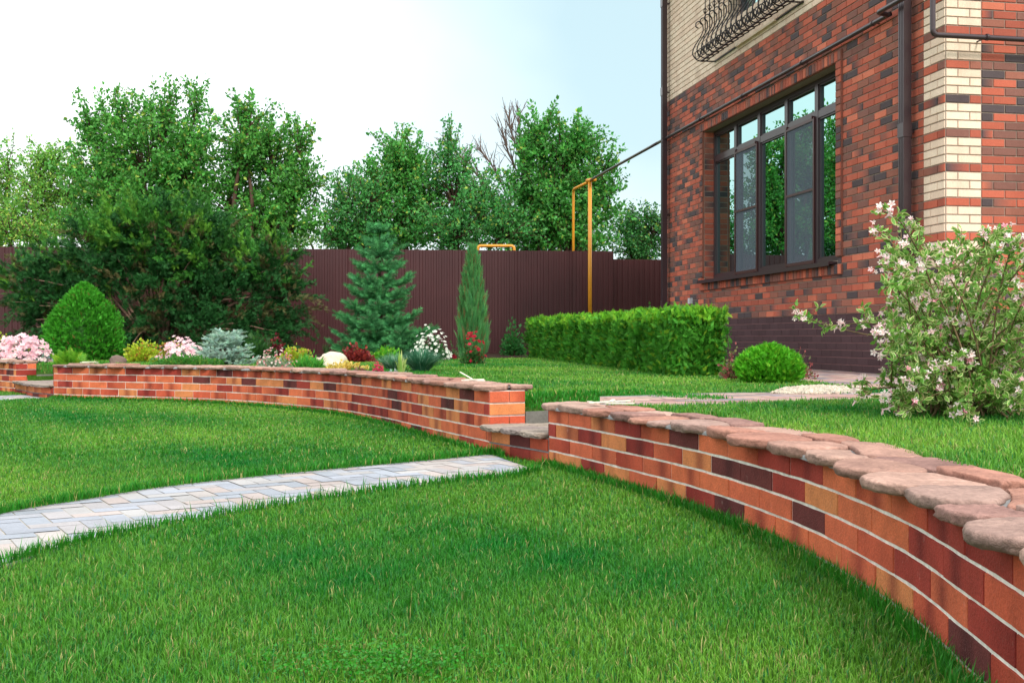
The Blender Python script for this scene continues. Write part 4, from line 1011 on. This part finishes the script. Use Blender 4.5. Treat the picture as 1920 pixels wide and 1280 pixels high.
# spruce
def spruce(name,label,px,pyt,wpx,Y,levels,col,twig=.17,lowg=0.,bsh=1.,twmul=1.,prof=None,seed=1):
    bx=(px-CX)*Y/F; g=float(zu(Y)); H=EYE+(HY-pyt)*Y/F-g; R=wpx/2*Y/F
    t=thing(name,label,'conifer',(bx,Y,g)); a=Acc(); w_=Acc()
    w_.tube([(bx,Y,g-.05),(bx,Y,g+H*.5),(bx,Y,g+H*.98)],[.055*H/2,.035*H/2,.008],8,lin(92,76,66))
    PP=[];DD=[];SS=[]
    hs=np.linspace(.07,.97,levels)
    for li,h in enumerate(hs):
        L0=R*(np.interp(h,*prof) if prof else (1-h)**.8*1.05+.05); nb=int(11-4*h)
        for b in range(nb):
            th=2*math.pi*(b+rng.uniform(-.25,.25))/nb+li*.9; L=L0*rng.uniform(.6,1.12)
            o=np.array([bx,Y,g+H*h+rng.normal(0,.03)]); d=np.array([math.cos(th),math.sin(th),0])
            K=max(4,int(L/.07)); f=np.linspace(0,1,K)
            rise=(.02+.3*h)*f*L-.32*(1-h)*np.sin(f*math.pi*.8)*L*.5+.12*f**3*L
            C_=o+d*(f*L)[:,None]+np.array([0,0,1.])*rise[:,None]
            w_.tube(C_,np.linspace(.014,.004,K),4,lin(84,68,58),cap=False)
            sd=np.array([-d[1],d[0],0])
            for k in range(1,K):
                tl=(.08+.30*L*(1-f[k])*.9+.05)*bsh
                dd=nrm(C_[k]-C_[k-1]); PP.append(C_[k]); DD.append(dd); SS.append(twig)
                for sgn in (-1,1):
                    m_=max(1,int(tl/(twig*.6)))
                    dv=nrm(dd*.7+sd*sgn*.9+np.array([0,0,rng.uniform(-.14,.06)]))
                    for q_ in range(m_):
                        PP.append(C_[k]+dv*twig*.6*q_); DD.append(nrm(dv+rng.normal(0,.12,3))); SS.append(twig*rng.uniform(.85,1.15))
    PP=np.array(PP);DD=np.array(DD);SS=np.array(SS)
    PP=np.vstack([PP,np.array([[bx,Y,g+H*(.9+.02*i)] for i in range(4)])]); DD=np.vstack([DD,np.tile([0,0,1.],(4,1))]); SS=np.append(SS,[twig]*4)
    a.inst(BRUSH,PP,frames(DD),SS*twmul,tints(len(PP),col,.22,.08,np.asarray(col)*1.6,.08))
    a.build('needles',M_CON,t); w_.build('trunk',M_BARK,t); return t
spruce('blue_spruce','dark blue-green tiered spruce standing before the fence',712,428,172,20.5,10,lin(76,150,90),.16,bsh=1.15,twmul=1.4,prof=([0,.12,.3,.42,.55,.68,.8,.93,1],[1.,1.02,.9,.6,.62,.5,.42,.14,.05]))
spruce('dwarf_spruce','low silvery blue dwarf spruce behind the long brick wall',422,630,92,15.2,8,lin(168,200,184),.085,prof=([0,.3,.7,1],[1.,1.05,.8,.35]))
# hedge
hc=[(1.62,11.2),(2.16,11.3),(.84,20.8),(.27,20.7)]
t=thing('thuja_hedge','long clipped bright green thuja hedge running toward the house','hedge',(1.2,15.5,.41))
a=Acc(); hp=np.array(hc,float)
zt=lambda y:1.06+(y-11.2)*.008+.015*np.sin(y*4)
def wallf(A,B,Nn,n,topf=1.):
    A=np.array(A);B=np.array(B); f=rng.uniform(0,1,n)**1.25; p=A+(B-A)*f[:,None]; g=zu(p[:,1]); z=g+.0+(zt(p[:,1])-g)*rng.uniform(0,1,n)
    lm=.055*np.sin(f*60+z*6)+.04*np.sin(f*143+z*13)-.03
    P=np.column_stack([p+np.array(Nn)*(lm-rng.uniform(0,.12,n))[:,None],z]); D=nrm(np.column_stack([np.tile(Nn,(n,1)),np.full(n,.75)])+rng.normal(0,.38,(n,3)))
    return P,D
nl=nrm(np.array([-.99,-.14])); nf_=nrm(np.array([.18,-.98]))
PD=[wallf(hp[0],hp[3],nl,4200),wallf(hp[1],hp[2],-nl,400),wallf(hp[0],hp[1],nf_,800)]
n=2300; f=rng.uniform(0,1,n)**1.25; s_=rng.uniform(0,1,n)[:,None]; p=(hp[0]+(hp[3]-hp[0])*f[:,None])*(1-s_)+(hp[1]+(hp[2]-hp[1])*f[:,None])*s_
P=np.column_stack([p,zt(p[:,1])-rng.uniform(0,.07,n)]); D=nrm(np.column_stack([np.zeros((n,2)),np.ones(n)])+rng.normal(0,.35,(n,3)))
for k,(P_,D_) in enumerate(PD+[(P,D)]):
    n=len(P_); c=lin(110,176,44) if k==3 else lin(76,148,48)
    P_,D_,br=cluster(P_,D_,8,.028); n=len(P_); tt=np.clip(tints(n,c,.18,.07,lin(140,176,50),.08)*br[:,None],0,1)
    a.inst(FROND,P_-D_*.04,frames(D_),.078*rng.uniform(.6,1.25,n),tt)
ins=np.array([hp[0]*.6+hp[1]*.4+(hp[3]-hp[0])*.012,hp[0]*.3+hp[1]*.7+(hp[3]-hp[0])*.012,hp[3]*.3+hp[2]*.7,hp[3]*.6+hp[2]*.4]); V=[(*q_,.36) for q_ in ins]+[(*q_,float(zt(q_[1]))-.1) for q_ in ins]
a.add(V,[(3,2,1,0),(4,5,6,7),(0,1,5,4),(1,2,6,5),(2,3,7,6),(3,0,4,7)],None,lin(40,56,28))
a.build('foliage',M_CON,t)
for k in range(28):
    a=Acc(); f=(k+.5)/28; p=(hp[0]+hp[1])/2*(1-f)+(hp[2]+hp[3])/2*f; a.tube([(*p,.36),(*(p+rng.normal(0,.05,2)),.9)],[.02,.008],5,lin(120,86,66)); a.build('stem',M_BARK,t)
# ball thuja
BALL=([0,.1,.3,.55,.75,.9,1],[.55,.8,1,1.0,.86,.55,.12])
cone_shrub('ball_thuja','round bright green ball-shaped thuja at the near end of the hedge',1443,727,648,120,9.9,1900,.055,lin(84,168,34),lin(130,185,50),.12,BALL,up=.5)
# leafy bush maker
def bush(name,label,cat,px,pyt,wpx,Y,n,size,col,extra=None,pe=0.,tp=None,flower=None,nfl=0,fsize=.03,fcols=None,up=.6,group=None,rmin=.35,stems=14,depth=None,fup=.3,flat=1.,hue=.1):
    bx=(px-CX)*Y/F; g=float(zu(Y)); H=max(.08,EYE+(HY-pyt)*Y/F-g); R=wpx/2*Y/F; rd=depth or R
    t=thing(name,label,cat,(bx,Y,g),group); a=Acc()
    u=rdir(n,.0); u[:,2]=np.abs(u[:,2])*rng.uniform(.2,1,n); rr=rng.uniform(rmin,1,n)[:,None]
    lump=(1+.14*np.sin(u[:,0]*7+px)*np.sin(u[:,2]*6+py_s)) [:,None]
    P=np.array([bx,Y,g+.02])+u*rr*lump*np.array([R,rd,H*.95])
    D=nrm(u+np.array([0,0,up])+rng.normal(0,.4,(n,3)))
    a.inst(tp or LEAFW,P-D*size*.3,frames(D),size*rng.uniform(.6,1.25,n),tints(n,col,.22,hue,extra,pe)); a.build('foliage',M_LEAF,t)
    b_=Acc()
    for k in range(stems):
        q_=rng.integers(n); e=P[q_]; m_=np.array([bx,Y,g])*.5+e*.5+np.array([0,0,.1*H]); b_.tube([(bx+rng.normal(0,.04),Y+rng.normal(0,.04),g-.02),m_,e],[.007,.005,.003],4,lin(96,72,54),cap=False)
    b_.build('stems',M_BARK,t)
    if nfl:
        fl=Acc(); u=rdir(nfl,.5); u[:,2]=np.abs(u[:,2]); lum=1+.16*np.sin(u[:,0]*9+px)*np.sin(u[:,1]*7+u[:,2]*8); P=np.array([bx,Y,g+.03])+u*np.array([R,rd,H*flat])*(rng.uniform(.72,1.1,nfl)*lum)[:,None]
        D=nrm(u+np.array([0,-.6,fup])+rng.normal(0,.3,(nfl,3)))
        tc=np.array([fcols[i] for i in rng.integers(0,len(fcols),nfl)])*rng.uniform(.9,1.08,(nfl,1))
        fr=frames(D); sz=fsize*rng.uniform(.7,1.2,nfl); tc=np.clip(tc,0,1)
        if nfl<=75:
            for q_ in range(nfl):
                fl=Acc(); fl.inst(FLOW,P[q_:q_+1],fr[q_:q_+1],sz[q_:q_+1],tc[q_:q_+1]); fl.inst(FLOW,P[q_:q_+1]+fr[q_,:,1]*fsize*.2,frames(D[q_:q_+1]),sz[q_:q_+1]*.6,tc[q_:q_+1]*.8); fl.build('bloom',M_PET,t)
        else: fl.inst(FLOW,P,fr,sz,tc); fl.build('flowers',M_PET,t)
    return t
py_s=1.3
PINK=[lin(246,206,220),lin(250,224,232),lin(240,190,208)]
SP=lin(160,180,50); SPO=lin(200,130,70)
GF='pale pink flower clumps behind the brick walls'
bush('pink_dianthus','large pale pink flower clump behind the left-edge wall section','flowers',40,634,96,16.6,900,.09,lin(120,150,130),None,0,LEAFN,1,420,.042,PINK,group=GF,rmin=.1)
bush('pink_dianthus','smaller pale pink flower clump beside the silvery dwarf spruce','flowers',345,640,86,15.6,700,.08,lin(120,150,130),None,0,LEAFN,1,170,.04,PINK,group=GF,rmin=.1)
bush('spirea_bush','yellow green bush behind the pink flowers at the left edge','bush',5,615,50,18.2,900,.05,SP,SPO,.1,stems=8)
bush('spirea_bush','small yellow green bush showing over the left pink flowers','bush',52,625,30,17.8,350,.05,SP,SPO,.1,stems=6)
bush('spirea_bush','bright yellow green bush right of the cone thuja','bush',268,630,74,17.,1900,.048,lin(165,185,50),SPO,.12)
bush('spirea_bush','yellow bush with orange tips behind the second pink flower clump','bush',330,632,100,18.2,1500,.05,lin(150,165,55),SPO,.3)
bush('prostrate_juniper','small bright light-green feathery juniper in front of the cone thuja','conifer',131,652,56,15.7,330,.15,lin(110,170,50),lin(150,190,60),.2,FRONDD,stems=5)
bush('creeping_groundcover','low mid-green leafy mat below the pink flowers','plant',350,664,150,14.7,2600,.045,lin(70,130,50),lin(110,150,60),.15,stems=6,depth=.45)
bush('creeping_groundcover','pale grey-blue low mat in the left step gap','plant',92,678,42,17.2,400,.04,lin(150,180,180),None,0,stems=3)
bush('dark_juniper_bush','rounded dark green bush right of the dwarf spruce','bush',485,617,66,18.6,1500,.09,lin(46,92,44),lin(70,120,50),.2,FRONDD)
bush('barberry_bush','dark red barberry behind the dark round bush','bush',515,622,44,19.4,700,.055,lin(92,32,40),lin(130,44,50),.3)
bush('spirea_bush','yellow green bush left of the pale boulder','bush',553,645,66,16.5,1300,.048,SP,lin(196,150,70),.2)
bush('catchfly_plant','sparse grey-green plant dotted with tiny pink flowers','flowers',515,660,74,13.7,500,.07,lin(140,160,130),None,0,LEAFN,1,110,.016,[lin(232,180,190),lin(240,220,220),lin(200,110,120)],up=1.2,rmin=.1)
bush('creeping_groundcover','light green feathery clump left of the pale boulder','plant',577,662,68,13.9,1100,.07,lin(80,160,60),lin(120,180,70),.2,LEAFN,up=1.)
bush('barberry_bush','wine red barberry right of the pale boulder','bush',668,640,70,16.8,1300,.05,lin(120,40,42),lin(160,60,50),.3)
bush('stonecrop_mat','low yellow stonecrop mat at the foot of the boulder','plant',650,678,86,12.9,1500,.032,lin(200,176,80),lin(220,200,110),.4,stems=3,depth=.3)
bush('spirea_bush','bright green bush between the red barberry and the bluish grass','bush',722,645,62,17.3,1300,.05,lin(90,165,40),lin(130,180,50),.2)
bush('pink_stonecrop','tiny clump of deep pink flowers behind the wall coping','flowers',708,686,22,11.7,150,.03,lin(150,90,80),None,0,None,1,70,.016,[lin(220,80,110),lin(200,60,90)],stems=2)
bush('creeping_groundcover','low reddish and green mat left of the small pink flowers','plant',672,689,50,11.9,500,.03,lin(140,100,80),lin(90,130,60),.4,stems=2,depth=.2)
bush('candytuft_bush','bush covered in small white flower heads left of the columnar juniper','flowers',808,622,72,18.,1500,.06,lin(60,110,60),None,0,None,1,170,.03,[lin(246,248,244),lin(236,240,236)],rmin=.2)
bush('groundcover_leaves','small light grey leafy mat at the foot of the iris','plant',745,692,56,11.1,400,.03,lin(170,180,165),None,0,stems=2,depth=.15)
# red rose
bush('red_rose_bush','slender rose bush with crimson flowers before the columnar juniper','rose bush',886,628,48,15.6,1100,.045,lin(64,112,54),lin(110,80,50),.15,None,1,26,.036,[lin(206,36,66),lin(180,26,54),lin(222,60,90)],rmin=.1)
bush('red_rose_bush','thin rose stem with one dark red flower left of the columnar juniper','rose bush',850,630,20,18.4,140,.045,lin(80,104,60),None,0,None,1,2,.06,[lin(150,20,50)],rmin=.1,stems=5)
bush('leafy_shrub','thin young green shrub against the fence left of the hedge','shrub',962,578,48,22.5,520,.075,lin(56,120,56),None,0,rmin=.45,stems=12)
bush('leafy_shrub','light green shrub tops above the hedge beside the house corner','shrub',1215,560,60,19.8,700,.08,lin(70,120,50),lin(120,140,70),.2)
bush('twiggy_shrub','sparse reddish twiggy shrub at the near end of the hedge','shrub',1375,636,60,10.6,420,.035,lin(116,116,70),lin(150,80,80),.4,rmin=.3,stems=40)
bush('twiggy_shrub','sparse reddish twiggy shrub behind the ball-shaped thuja','shrub',1490,642,80,10.7,320,.035,lin(110,112,70),lin(150,80,80),.45,rmin=.35,stems=36)
# grass tufts, iris
def tuft(name,label,px,pyt,wpx,Y,n,wd,col,lean=.7,group=None,extra=None,pe=0.):
    bx=(px-CX)*Y/F; g=float(zu(Y)); H=EYE+(HY-pyt)*Y/F-g; R=wpx/2*Y/F; a=Acc()
    th=rng.uniform(0,2*math.pi,n); L=H*rng.uniform(.6,1.08,n); le=rng.uniform(0,1,n)*lean
    d=np.column_stack([np.cos(th),np.sin(th)]); b0=np.column_stack([bx+d[:,0]*R*.2,Y+d[:,1]*R*.2]); tt=tints(n,col,.22,.1,extra,pe)
    sd=np.column_stack([-d[:,1],d[:,0]]); V=np.zeros((n,7,3)); 
    for k,(f,w_) in enumerate(((0,1),(.4,.9),(.75,.6))):
        o=b0+d*(R*le*f**1.6*1.1)[:,None]; z=g+L*(f-.35*le*f**3)
        for s_,j in ((-1,0),(1,1)): V[:,k*2+j,:2]=o+sd*wd*w_*s_/2; V[:,k*2+j,2]=z
    V[:,6,:2]=b0+d*(R*le*1.15)[:,None]; V[:,6,2]=g+L*(1-.42*le)
    off=(np.arange(n)*7)[:,None,None]
    Q=(np.array([[0,1,3,2],[2,3,5,4]])[None]+off).reshape(-1,4); T=(np.array([[4,5,6]])[None]+off).reshape(-1,3)
    a.add(V.reshape(-1,3),Q,T,np.repeat(tt,7,0)); return a.build(name,M_LEAF,None,loc=(bx,Y,g),label=label,cat='plant',group=group)
tuft('blue_grass_tuft','dense blue-green arching grass tuft right of the iris',790,648,104,12.7,900,.011,lin(70,130,96),1.,extra=lin(150,190,160),pe=.18)
tuft('blue_grass_tuft','pale blue-green grass tuft behind the iris',738,658,90,13.4,600,.011,lin(96,150,110),1.,extra=lin(170,205,180),pe=.2)
tuft('iris_plant','upright light green sword-leaved iris standing at the wall coping',752,656,36,11.,22,.026,lin(150,190,90),.6,extra=lin(190,206,130),pe=.3)
tuft('tall_grass_tuft','few tall grass blades by the fence left of the spruce',612,640,30,20.5,60,.012,lin(70,110,60),.5)
# boulders
def boulder(label,px,pyc,rx,ry,Y,col,sq=.8):
    import bmesh
    bm=bmesh.new(); bmesh.ops.create_icosphere(bm,subdivisions=4,radius=1); c=W(px,pyc,Y)
    V=np.array([v.co[:] for v in bm.verts]); T=np.array([[v.index for v in f.verts] for f in bm.faces]); bm.free()
    n=1+.1*np.sin(V[:,0]*2.6+px)+.08*np.sin(V[:,2]*3.4+V[:,1]*3)+.03*np.sin(V[:,0]*11+V[:,2]*9)
    V=np.sign(V)*np.abs(V)**.92*n[:,None]*np.array([rx*Y/F,rx*Y/F*sq,ry*Y/F])+c
    a=Acc(); a.add(V,None,T,col); a.build('boulder',M_BOULD,None,True,loc=(c[0],c[1],float(zu(Y))),label=label,cat='rock',group='boulders in the flower bed')
boulder('large rounded cream white boulder behind the wall coping',623,683,28,22,14.6,lin(236,220,198))
boulder('smaller cream boulder lobe leaning at the left of the big white boulder',596,684,15,15,14.9,lin(228,212,190))
boulder('small grey-brown rock at the foot of the cone thuja',222,682,17,15,16.2,lin(128,108,100))
# weigela
Yw=5.9; WB=np.array([(1800-CX)*Yw/F,Yw,.37])
t=thing('weigela_bush','large flowering bush with cream-edged leaves and pink-white blossoms at the right edge','bush',WB)
stems=Acc(); lv=Acc(); fl=Acc(); 
def T_vleaf():
    V=[(0,0,0),(.21,.4,.07),(.18,.68,.05),(0,1,-.08),(-.18,.68,.05),(-.21,.4,.07),(0,.08,.0),(.14,.42,.035),(.11,.66,.02),(0,.88,-.05),(-.11,.66,.02),(-.14,.42,.035)]
    Q=[(0,1,7,6),(1,2,8,7),(2,3,9,8),(3,4,10,9),(4,5,11,10),(5,0,6,11),(6,7,10,11),(7,8,9,10)]
    return np.array(V),np.array(Q),None
vV,vQ,_=T_vleaf()
# separate vertices so the cream rim and the green centre keep a sharp border
TVr=(vV[:12],vQ[:6],None,np.tile([1.,1.,1.],(12,1))); TVc=(vV[6:]+np.array([0,0,.004]),np.array([(0,1,4,5),(1,2,3,4)]),None,np.ones((6,3)))
tips=[(1655,395),(1700,420),(1655,500),(1850,440),(1905,455),(1950,480),(1760,470),(1800,520),(1665,575),(1650,620),(1700,560),(1730,640),(1850,560),(1880,620),(1930,560),(1990,600),(1655,700),(1610,740),(1680,745),(1660,765),(1720,770),(1800,768),(1870,772),(1950,770),(1660,470),(1690,500),(1880,440),(1960,560),(1930,640),(1740,730),(1850,720),(1900,690),(1780,600),(1820,660),(1690,690),(1490,590),(1870,500),(1720,500),(2010,520),(2040,640),(1960,700),(1760,690),(1900,750),(1570,610),(1680,620),(1800,450),(1660,650),(1750,560),(1830,610),(1940,640),(1790,745)]
PL=[];DL=[];FP=[];FD=[]
for rep in range(2):
  for (tx,ty) in tips:
    if rep and tx<1640: continue
    if rep: tx+=rng.normal(0,22); ty+=rng.uniform(-8,40)
    Yt=Yw+rng.uniform(-.6,.65); e=W(tx,min(ty,772),Yt); b0=WB+np.array([rng.normal(0,.12),rng.normal(0,.12),0])
    L=np.linalg.norm(e-b0); 
    if (tx,ty)==(1490,590): b0=WB+np.array([-.1,0,.35]); m1=W(1700,640,Yt); m2=W(1600,622,Yt)
    else: m1=b0+(e-b0)*.35+np.array([0,0,.22*L]); m2=b0+(e-b0)*.72+np.array([0,0,.16*L])
    C_=catmull(np.array([b0,m1,m2,e]),8); stems.tube(C_,np.linspace(.0065,.002,len(C_)),5,lin(128,108,80),cap=False)
    K=len(C_); arc=(tx<1560)
    for i in range(int(K*(.82 if arc else .12)),K):
        for side in range(2 if not rep else 2):
            dd=nrm(C_[min(i+1,K-1)]-C_[i-1]); o=rdir(1,.1)[0]
            PL.append(C_[i]+rng.normal(0,.006,3)); DL.append(nrm(dd*.6+o))
        if rng.random()<.6:
            o=rdir(1,.3)[0]; tw=C_[i]+o*rng.uniform(.04,.11); stems.tube([C_[i],(C_[i]+tw)/2+np.array([0,0,.01]),tw],[.002,.0018,.0014],3,lin(150,130,90),cap=False)
            for q_ in range(7): PL.append(C_[i]+(tw-C_[i])*rng.uniform(.3,1)); DL.append(nrm(o*.6+rdir(1,.1)[0]))
            if rng.random()<.12:
                for q_ in range(rng.integers(3,7)): FP.append(tw+rng.normal(0,.018,3)); FD.append(nrm(o*.5+np.array([-.1,-.5,.2])+rng.normal(0,.5,3)))
    if rep==0 or rng.random()<.3:
        for q_ in range(rng.integers(4,9)): FP.append(e+rng.normal(0,.024,3)); FD.append(nrm(np.array([-.1,-.5,.35])+rng.normal(0,.6,3)))
PL=np.array(PL);DL=np.array(DL);n=len(PL); R=frames(DL); sc=rng.uniform(.022,.056,n)
rim=tints(n,lin(190,206,132),.12,.06); cen=tints(n,lin(104,152,60),.25,.08)
pure=rng.random(n)<.42; rim[pure]=cen[pure]*1.1
lv.inst(TVr,PL,R,sc,rim); lv.inst(TVc,PL,R,sc,cen)
FP=np.array(FP);FD=np.array(FD);n=len(FP)
pk=np.array([[lin(252,244,240),lin(250,226,230),lin(238,170,186),lin(250,236,232)][i] for i in rng.choice(4,n,p=[.45,.2,.1,.25])])
fl.inst(T_flower(5,.5,.3,(.95,.75,.75)),FP,frames(FD),rng.uniform(.014,.023,n),pk*rng.uniform(.92,1.02,(n,1)))
TUB=(np.array([(-.12,-1.2,0),(.12,-1.2,0),(.3,.1,0),(-.3,.1,0),(0,-1.2,-.12),(0,-1.2,.12),(0,.1,.3),(0,.1,-.3)],float),np.array([(0,1,2,3),(4,5,6,7)]),None,np.ones((8,3)))
fl.inst(TUB,FP,frames(FD),rng.uniform(.014,.02,n),pk*np.array([1,.8,.86]))
stems.build('stems',M_BARK,t,smooth=True); lv.build('foliage',M_LEAF,t); fl.build('flowers',M_PET,t)
# soil and gravel
a=Acc()
def sheet(pts,zf,dz): 
    P=[(*p,float(zf(p[1]))+dz) for p in pts]; return P
for poly in ([(-11.5,19.6),(-6,18.0),(-3.2,18.6),(-.9,18.8),(1.2,20.5),(2.,24.9),(-10.8,23.7)],):
    P=sheet(poly,zu,.008); a.add(P,None,[(0,i,i+1) for i in range(1,len(P)-1)])
a.build('bed_soil',M_SOIL,kind='structure')
SOILP=np.array([(-11.5,19.6),(-6,18.0),(-3.2,18.6),(-.9,18.8),(1.2,20.5),(2.,24.9),(-10.8,23.7)])
GP=np.array([gup(1446,741),gup(1470,732),gup(1530,727),gup(1620,730),gup(1620,741),gup(1530,742)])
a=Acc(); P=sheet([gup(1480,738),gup(1500,719),gup(1560,716),gup(1650,722),gup(1650,740)],zu,.010); a.add(P,None,[(0,i,i+1) for i in range(1,len(P)-1)]); a.build('soil_patch',M_SOIL,kind='structure')
lo,hi=GP.min(0),GP.max(0); n=5200; p=rng.uniform(lo,hi,(n,2)); p=p[inside(p,GP)]
OCT=(np.array([(1,0,0),(0,1,0),(-1,0,0),(0,-1,0),(0,0,.8),(.1,0,-.8),(.6,.6,.35),(-.6,.5,.3),(-.5,-.6,.3),(.6,-.6,.3)],float),None,np.array([(4,6,7),(4,7,8),(4,8,9),(4,9,6),(0,6,9),(0,1,6),(1,7,6),(1,2,7),(2,8,7),(2,3,8),(3,9,8),(3,0,9),(0,5,1),(1,5,2),(2,5,3),(3,5,0)]),np.ones((10,3)))
a=Acc(); n=len(p); a.inst(OCT,np.column_stack([p,zu(p[:,1])+.012+rng.uniform(0,.012,n)]),frames(rdir(n)),rng.uniform(.007,.017,n),tints(n,lin(222,210,190),.15,.04)); a.build('white_gravel',M_STONE,kind='stuff')
# ------------------------------------------------------------------ grass
def grass(name,regions,inlow,label=None):
    a=Acc()
    for (x0,x1,y0,y1,dens,w_,h_) in regions:
        n=int((x1-x0)*(y1-y0)*dens); p=np.column_stack([rng.uniform(x0,x1,n),rng.uniform(y0,y1,n)])
        m_=(np.abs(p[:,0])<p[:,1]*.54+.95); p=p[m_]
        li=inside(p,LOWPOLY); p=p[li if inlow else ~li]
        if inlow:
            for P_ in (PATH1,PATHL): p=p[~inside(p,P_)]
        else:
            d=np.min(np.linalg.norm(p[:,None,:]-CV[None,::2,:],axis=2),axis=1) if len(p)<400000 else 9
            p=p[d>TH+.05]
            for P_ in (PATH2,PATH3,GP,SOILP): p=p[~inside(p,P_)]
            p=p[~inside(p,hp)]; hq=np.array([[C3[0],C3[1]],[8,11.5],[12,26],[2.6,19.4]]); p=p[~inside(p,hq)]
            g0=np.concatenate([[cvp(sR1,0)],[cvp(sL0,0)],[cvp(sL0+.42,.1)],[cvp(sL0+.42,1.38)],[cvp(sR1,1.38)]]); p=p[~inside(p,g0)]
            g0=np.concatenate([[cvp(sL1,0)],[cvp(sM0,0)],[cvp(sM0+.42,.1)],[cvp(sM0+.42,1.38)],[cvp(sL1,1.38)]]); p=p[~inside(p,g0)]
            p=p[p[:,1]<24.8]
        n=len(p)
        if n==0: continue
        x,y=p[:,0],p[:,1]
        bankf=None
        pt=.5+.25*np.sin(x*1.7+1.3*np.sin(y*1.1))+.25*np.sin(y*2.3+x*.7+2)+.12*np.sin(x*6+y*4)+.1*np.sin(x*13-y*9)
        z=(zl(y) if inlow else zu(y)); th=rng.uniform(0,2*math.pi,n); d=np.column_stack([np.cos(th),np.sin(th)]); sd=np.column_stack([-d[:,1],d[:,0]])
        L=h_*rng.uniform(.45,1.15,n)*(1.08-.22*pt); L=np.where(rng.random(n)<.03,L*1.5,L); ln=L*rng.uniform(.08,.85,n)
        V=np.zeros((n,5,3)); ww=w_*rng.uniform(.7,1.2,n)
        for j,s_ in ((0,-1),(1,1)):
            V[:,j,:2]=p+sd*(ww*s_/2)[:,None]; V[:,j,2]=z-.003
            V[:,2+j,:2]=p+d*(ln*.42)[:,None]+sd*(ww*s_*.42)[:,None]; V[:,2+j,2]=z+L*.62
        V[:,4,:2]=p+d*ln[:,None]; V[:,4,2]=z+L*(1-.25*(ln/np.maximum(L,1e-6)))
        cg=(lin(40,124,32)*(1-pt[:,None])+lin(106,162,50)*pt[:,None])*(1. if inlow else np.array([1.3,1.12,1.25]))
        cg=cg*rng.uniform(.75,1.25,(n,1)); k=rng.random(n); s1=k<.035+.05*pt; cg[s1]=lin(172,172,104)*rng.uniform(.7,1.1,(s1.sum(),1)); s2=(k>.9); cg[s2]=lin(40,124,60)*rng.uniform(.8,1.1,(s2.sum(),1))
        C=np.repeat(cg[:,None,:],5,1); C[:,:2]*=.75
        off=(np.arange(n)*5)[:,None,None]
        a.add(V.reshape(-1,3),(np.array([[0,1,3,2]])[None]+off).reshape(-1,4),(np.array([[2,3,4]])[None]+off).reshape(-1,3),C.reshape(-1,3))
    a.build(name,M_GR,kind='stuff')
grass('lower_lawn_grass',[(-3.1,1.3,2.0,4.2,23000,.0029,.039),(-4.9,1.3,4.2,7.2,12000,.0043,.039),(-7.,.6,7.2,11,5600,.0075,.04),(-9.6,-1,11,16.6,3300,.011,.038)],True)
grass('upper_lawn_grass',[(1.1,2.9,2.6,6,9500,.0045,.045),(-.6,4.,6,9,6000,.006,.042),(-2,4.2,9,14,3500,.009,.042),(-4,2.2,14,20.5,1900,.013,.045),(-8.5,-2,13.5,18.6,1500,.013,.045)],False)
# longer blades against the wall foot and the path edges
a=Acc()
ps=[]
s_=rng.uniform(SA[np.argmin(np.abs(CV[:,1]-2))],sR1,5200); ps.append(cvp(s_,-rng.uniform(.01,.07,5200)))
s_=rng.uniform(sL0,sL1,5200); ps.append(cvp(s_,-rng.uniform(.01,.06,5200)))
for E,sg in ((e_far,1),(e_near,-1)):
    Ec=catmull(np.array(E,float),6); n=3000; f=rng.uniform(0,len(Ec)-1.01,n); i=f.astype(int); q_=Ec[i]+(Ec[i+1]-Ec[i])*(f-i)[:,None]; q_[:,1]+=sg*rng.uniform(.03,.09,n); q_=q_[inside(q_,LOWPOLY)&~inside(q_,PATH1)]; ps.append(q_)
nb=sum(len(q_) for q_ in ps); s_=np.concatenate([rng.uniform(sR1,sL0+.43,6000),rng.uniform(sL1,sM0+.43,1500)]); o_=rng.uniform(.33,1.4,7500); e1_=np.where(np.arange(7500)<6000,sL0,sM0); k_=(o_>.84)|(s_>e1_+.03); s_,o_,e1_=s_[k_],o_[k_],e1_[k_]; ps.append(cvp(s_,o_))
p=np.concatenate(ps); n=len(p); bk=np.arange(n)>=nb; zb2=np.zeros(n); zb2[nb:]=zbank(s_,o_,e1_,p[nb:,1]); th=rng.uniform(0,2*math.pi,n); d=np.column_stack([np.cos(th),np.sin(th)]); sd=np.column_stack([-d[:,1],d[:,0]]); z=zl(p[:,1]); z=np.where(bk,zb2,z); L=np.where(bk,.6,np.where(np.arange(n)<10400,.88,1.))*rng.uniform(.04,.08,n)*np.where(rng.random(n)<.08,1.4,1); ln=L*rng.uniform(.1,.6,n); w_=.0042*np.clip(p[:,1]/4,1,2.5)
V=np.zeros((n,5,3))
for j,s_ in ((0,-1),(1,1)):
    V[:,j,:2]=p+sd*(w_*s_/2)[:,None]; V[:,j,2]=z; V[:,2+j,:2]=p+d*(ln*.42)[:,None]+sd*(w_*s_*.4)[:,None]; V[:,2+j,2]=z+L*.62
V[:,4,:2]=p+d*ln[:,None]; V[:,4,2]=z+L*.95
off=(np.arange(n)*5)[:,None,None]
a.add(V.reshape(-1,3),(np.array([[0,1,3,2]])[None]+off).reshape(-1,4),(np.array([[2,3,4]])[None]+off).reshape(-1,3),np.repeat(tints(n,lin(50,134,34),.25,.1,lin(170,170,100),.05),5,0))
a.build('edge_grass',M_GR,kind='stuff')
# clover patch
a=Acc(); n=1500; p=np.column_stack([rng.normal(-.32,.15,n),rng.normal(2.66,.09,n)]); z=rng.uniform(.02,.05,n)
a.inst(T_leaf(.45,.05),np.column_stack([p,z]),frames(nrm(np.column_stack([rng.normal(0,1,(n,2)),np.full(n,.25)]))),.0095,tints(n,lin(52,136,32),.2,.1)); a.build('clover',M_LEAF,kind='stuff')
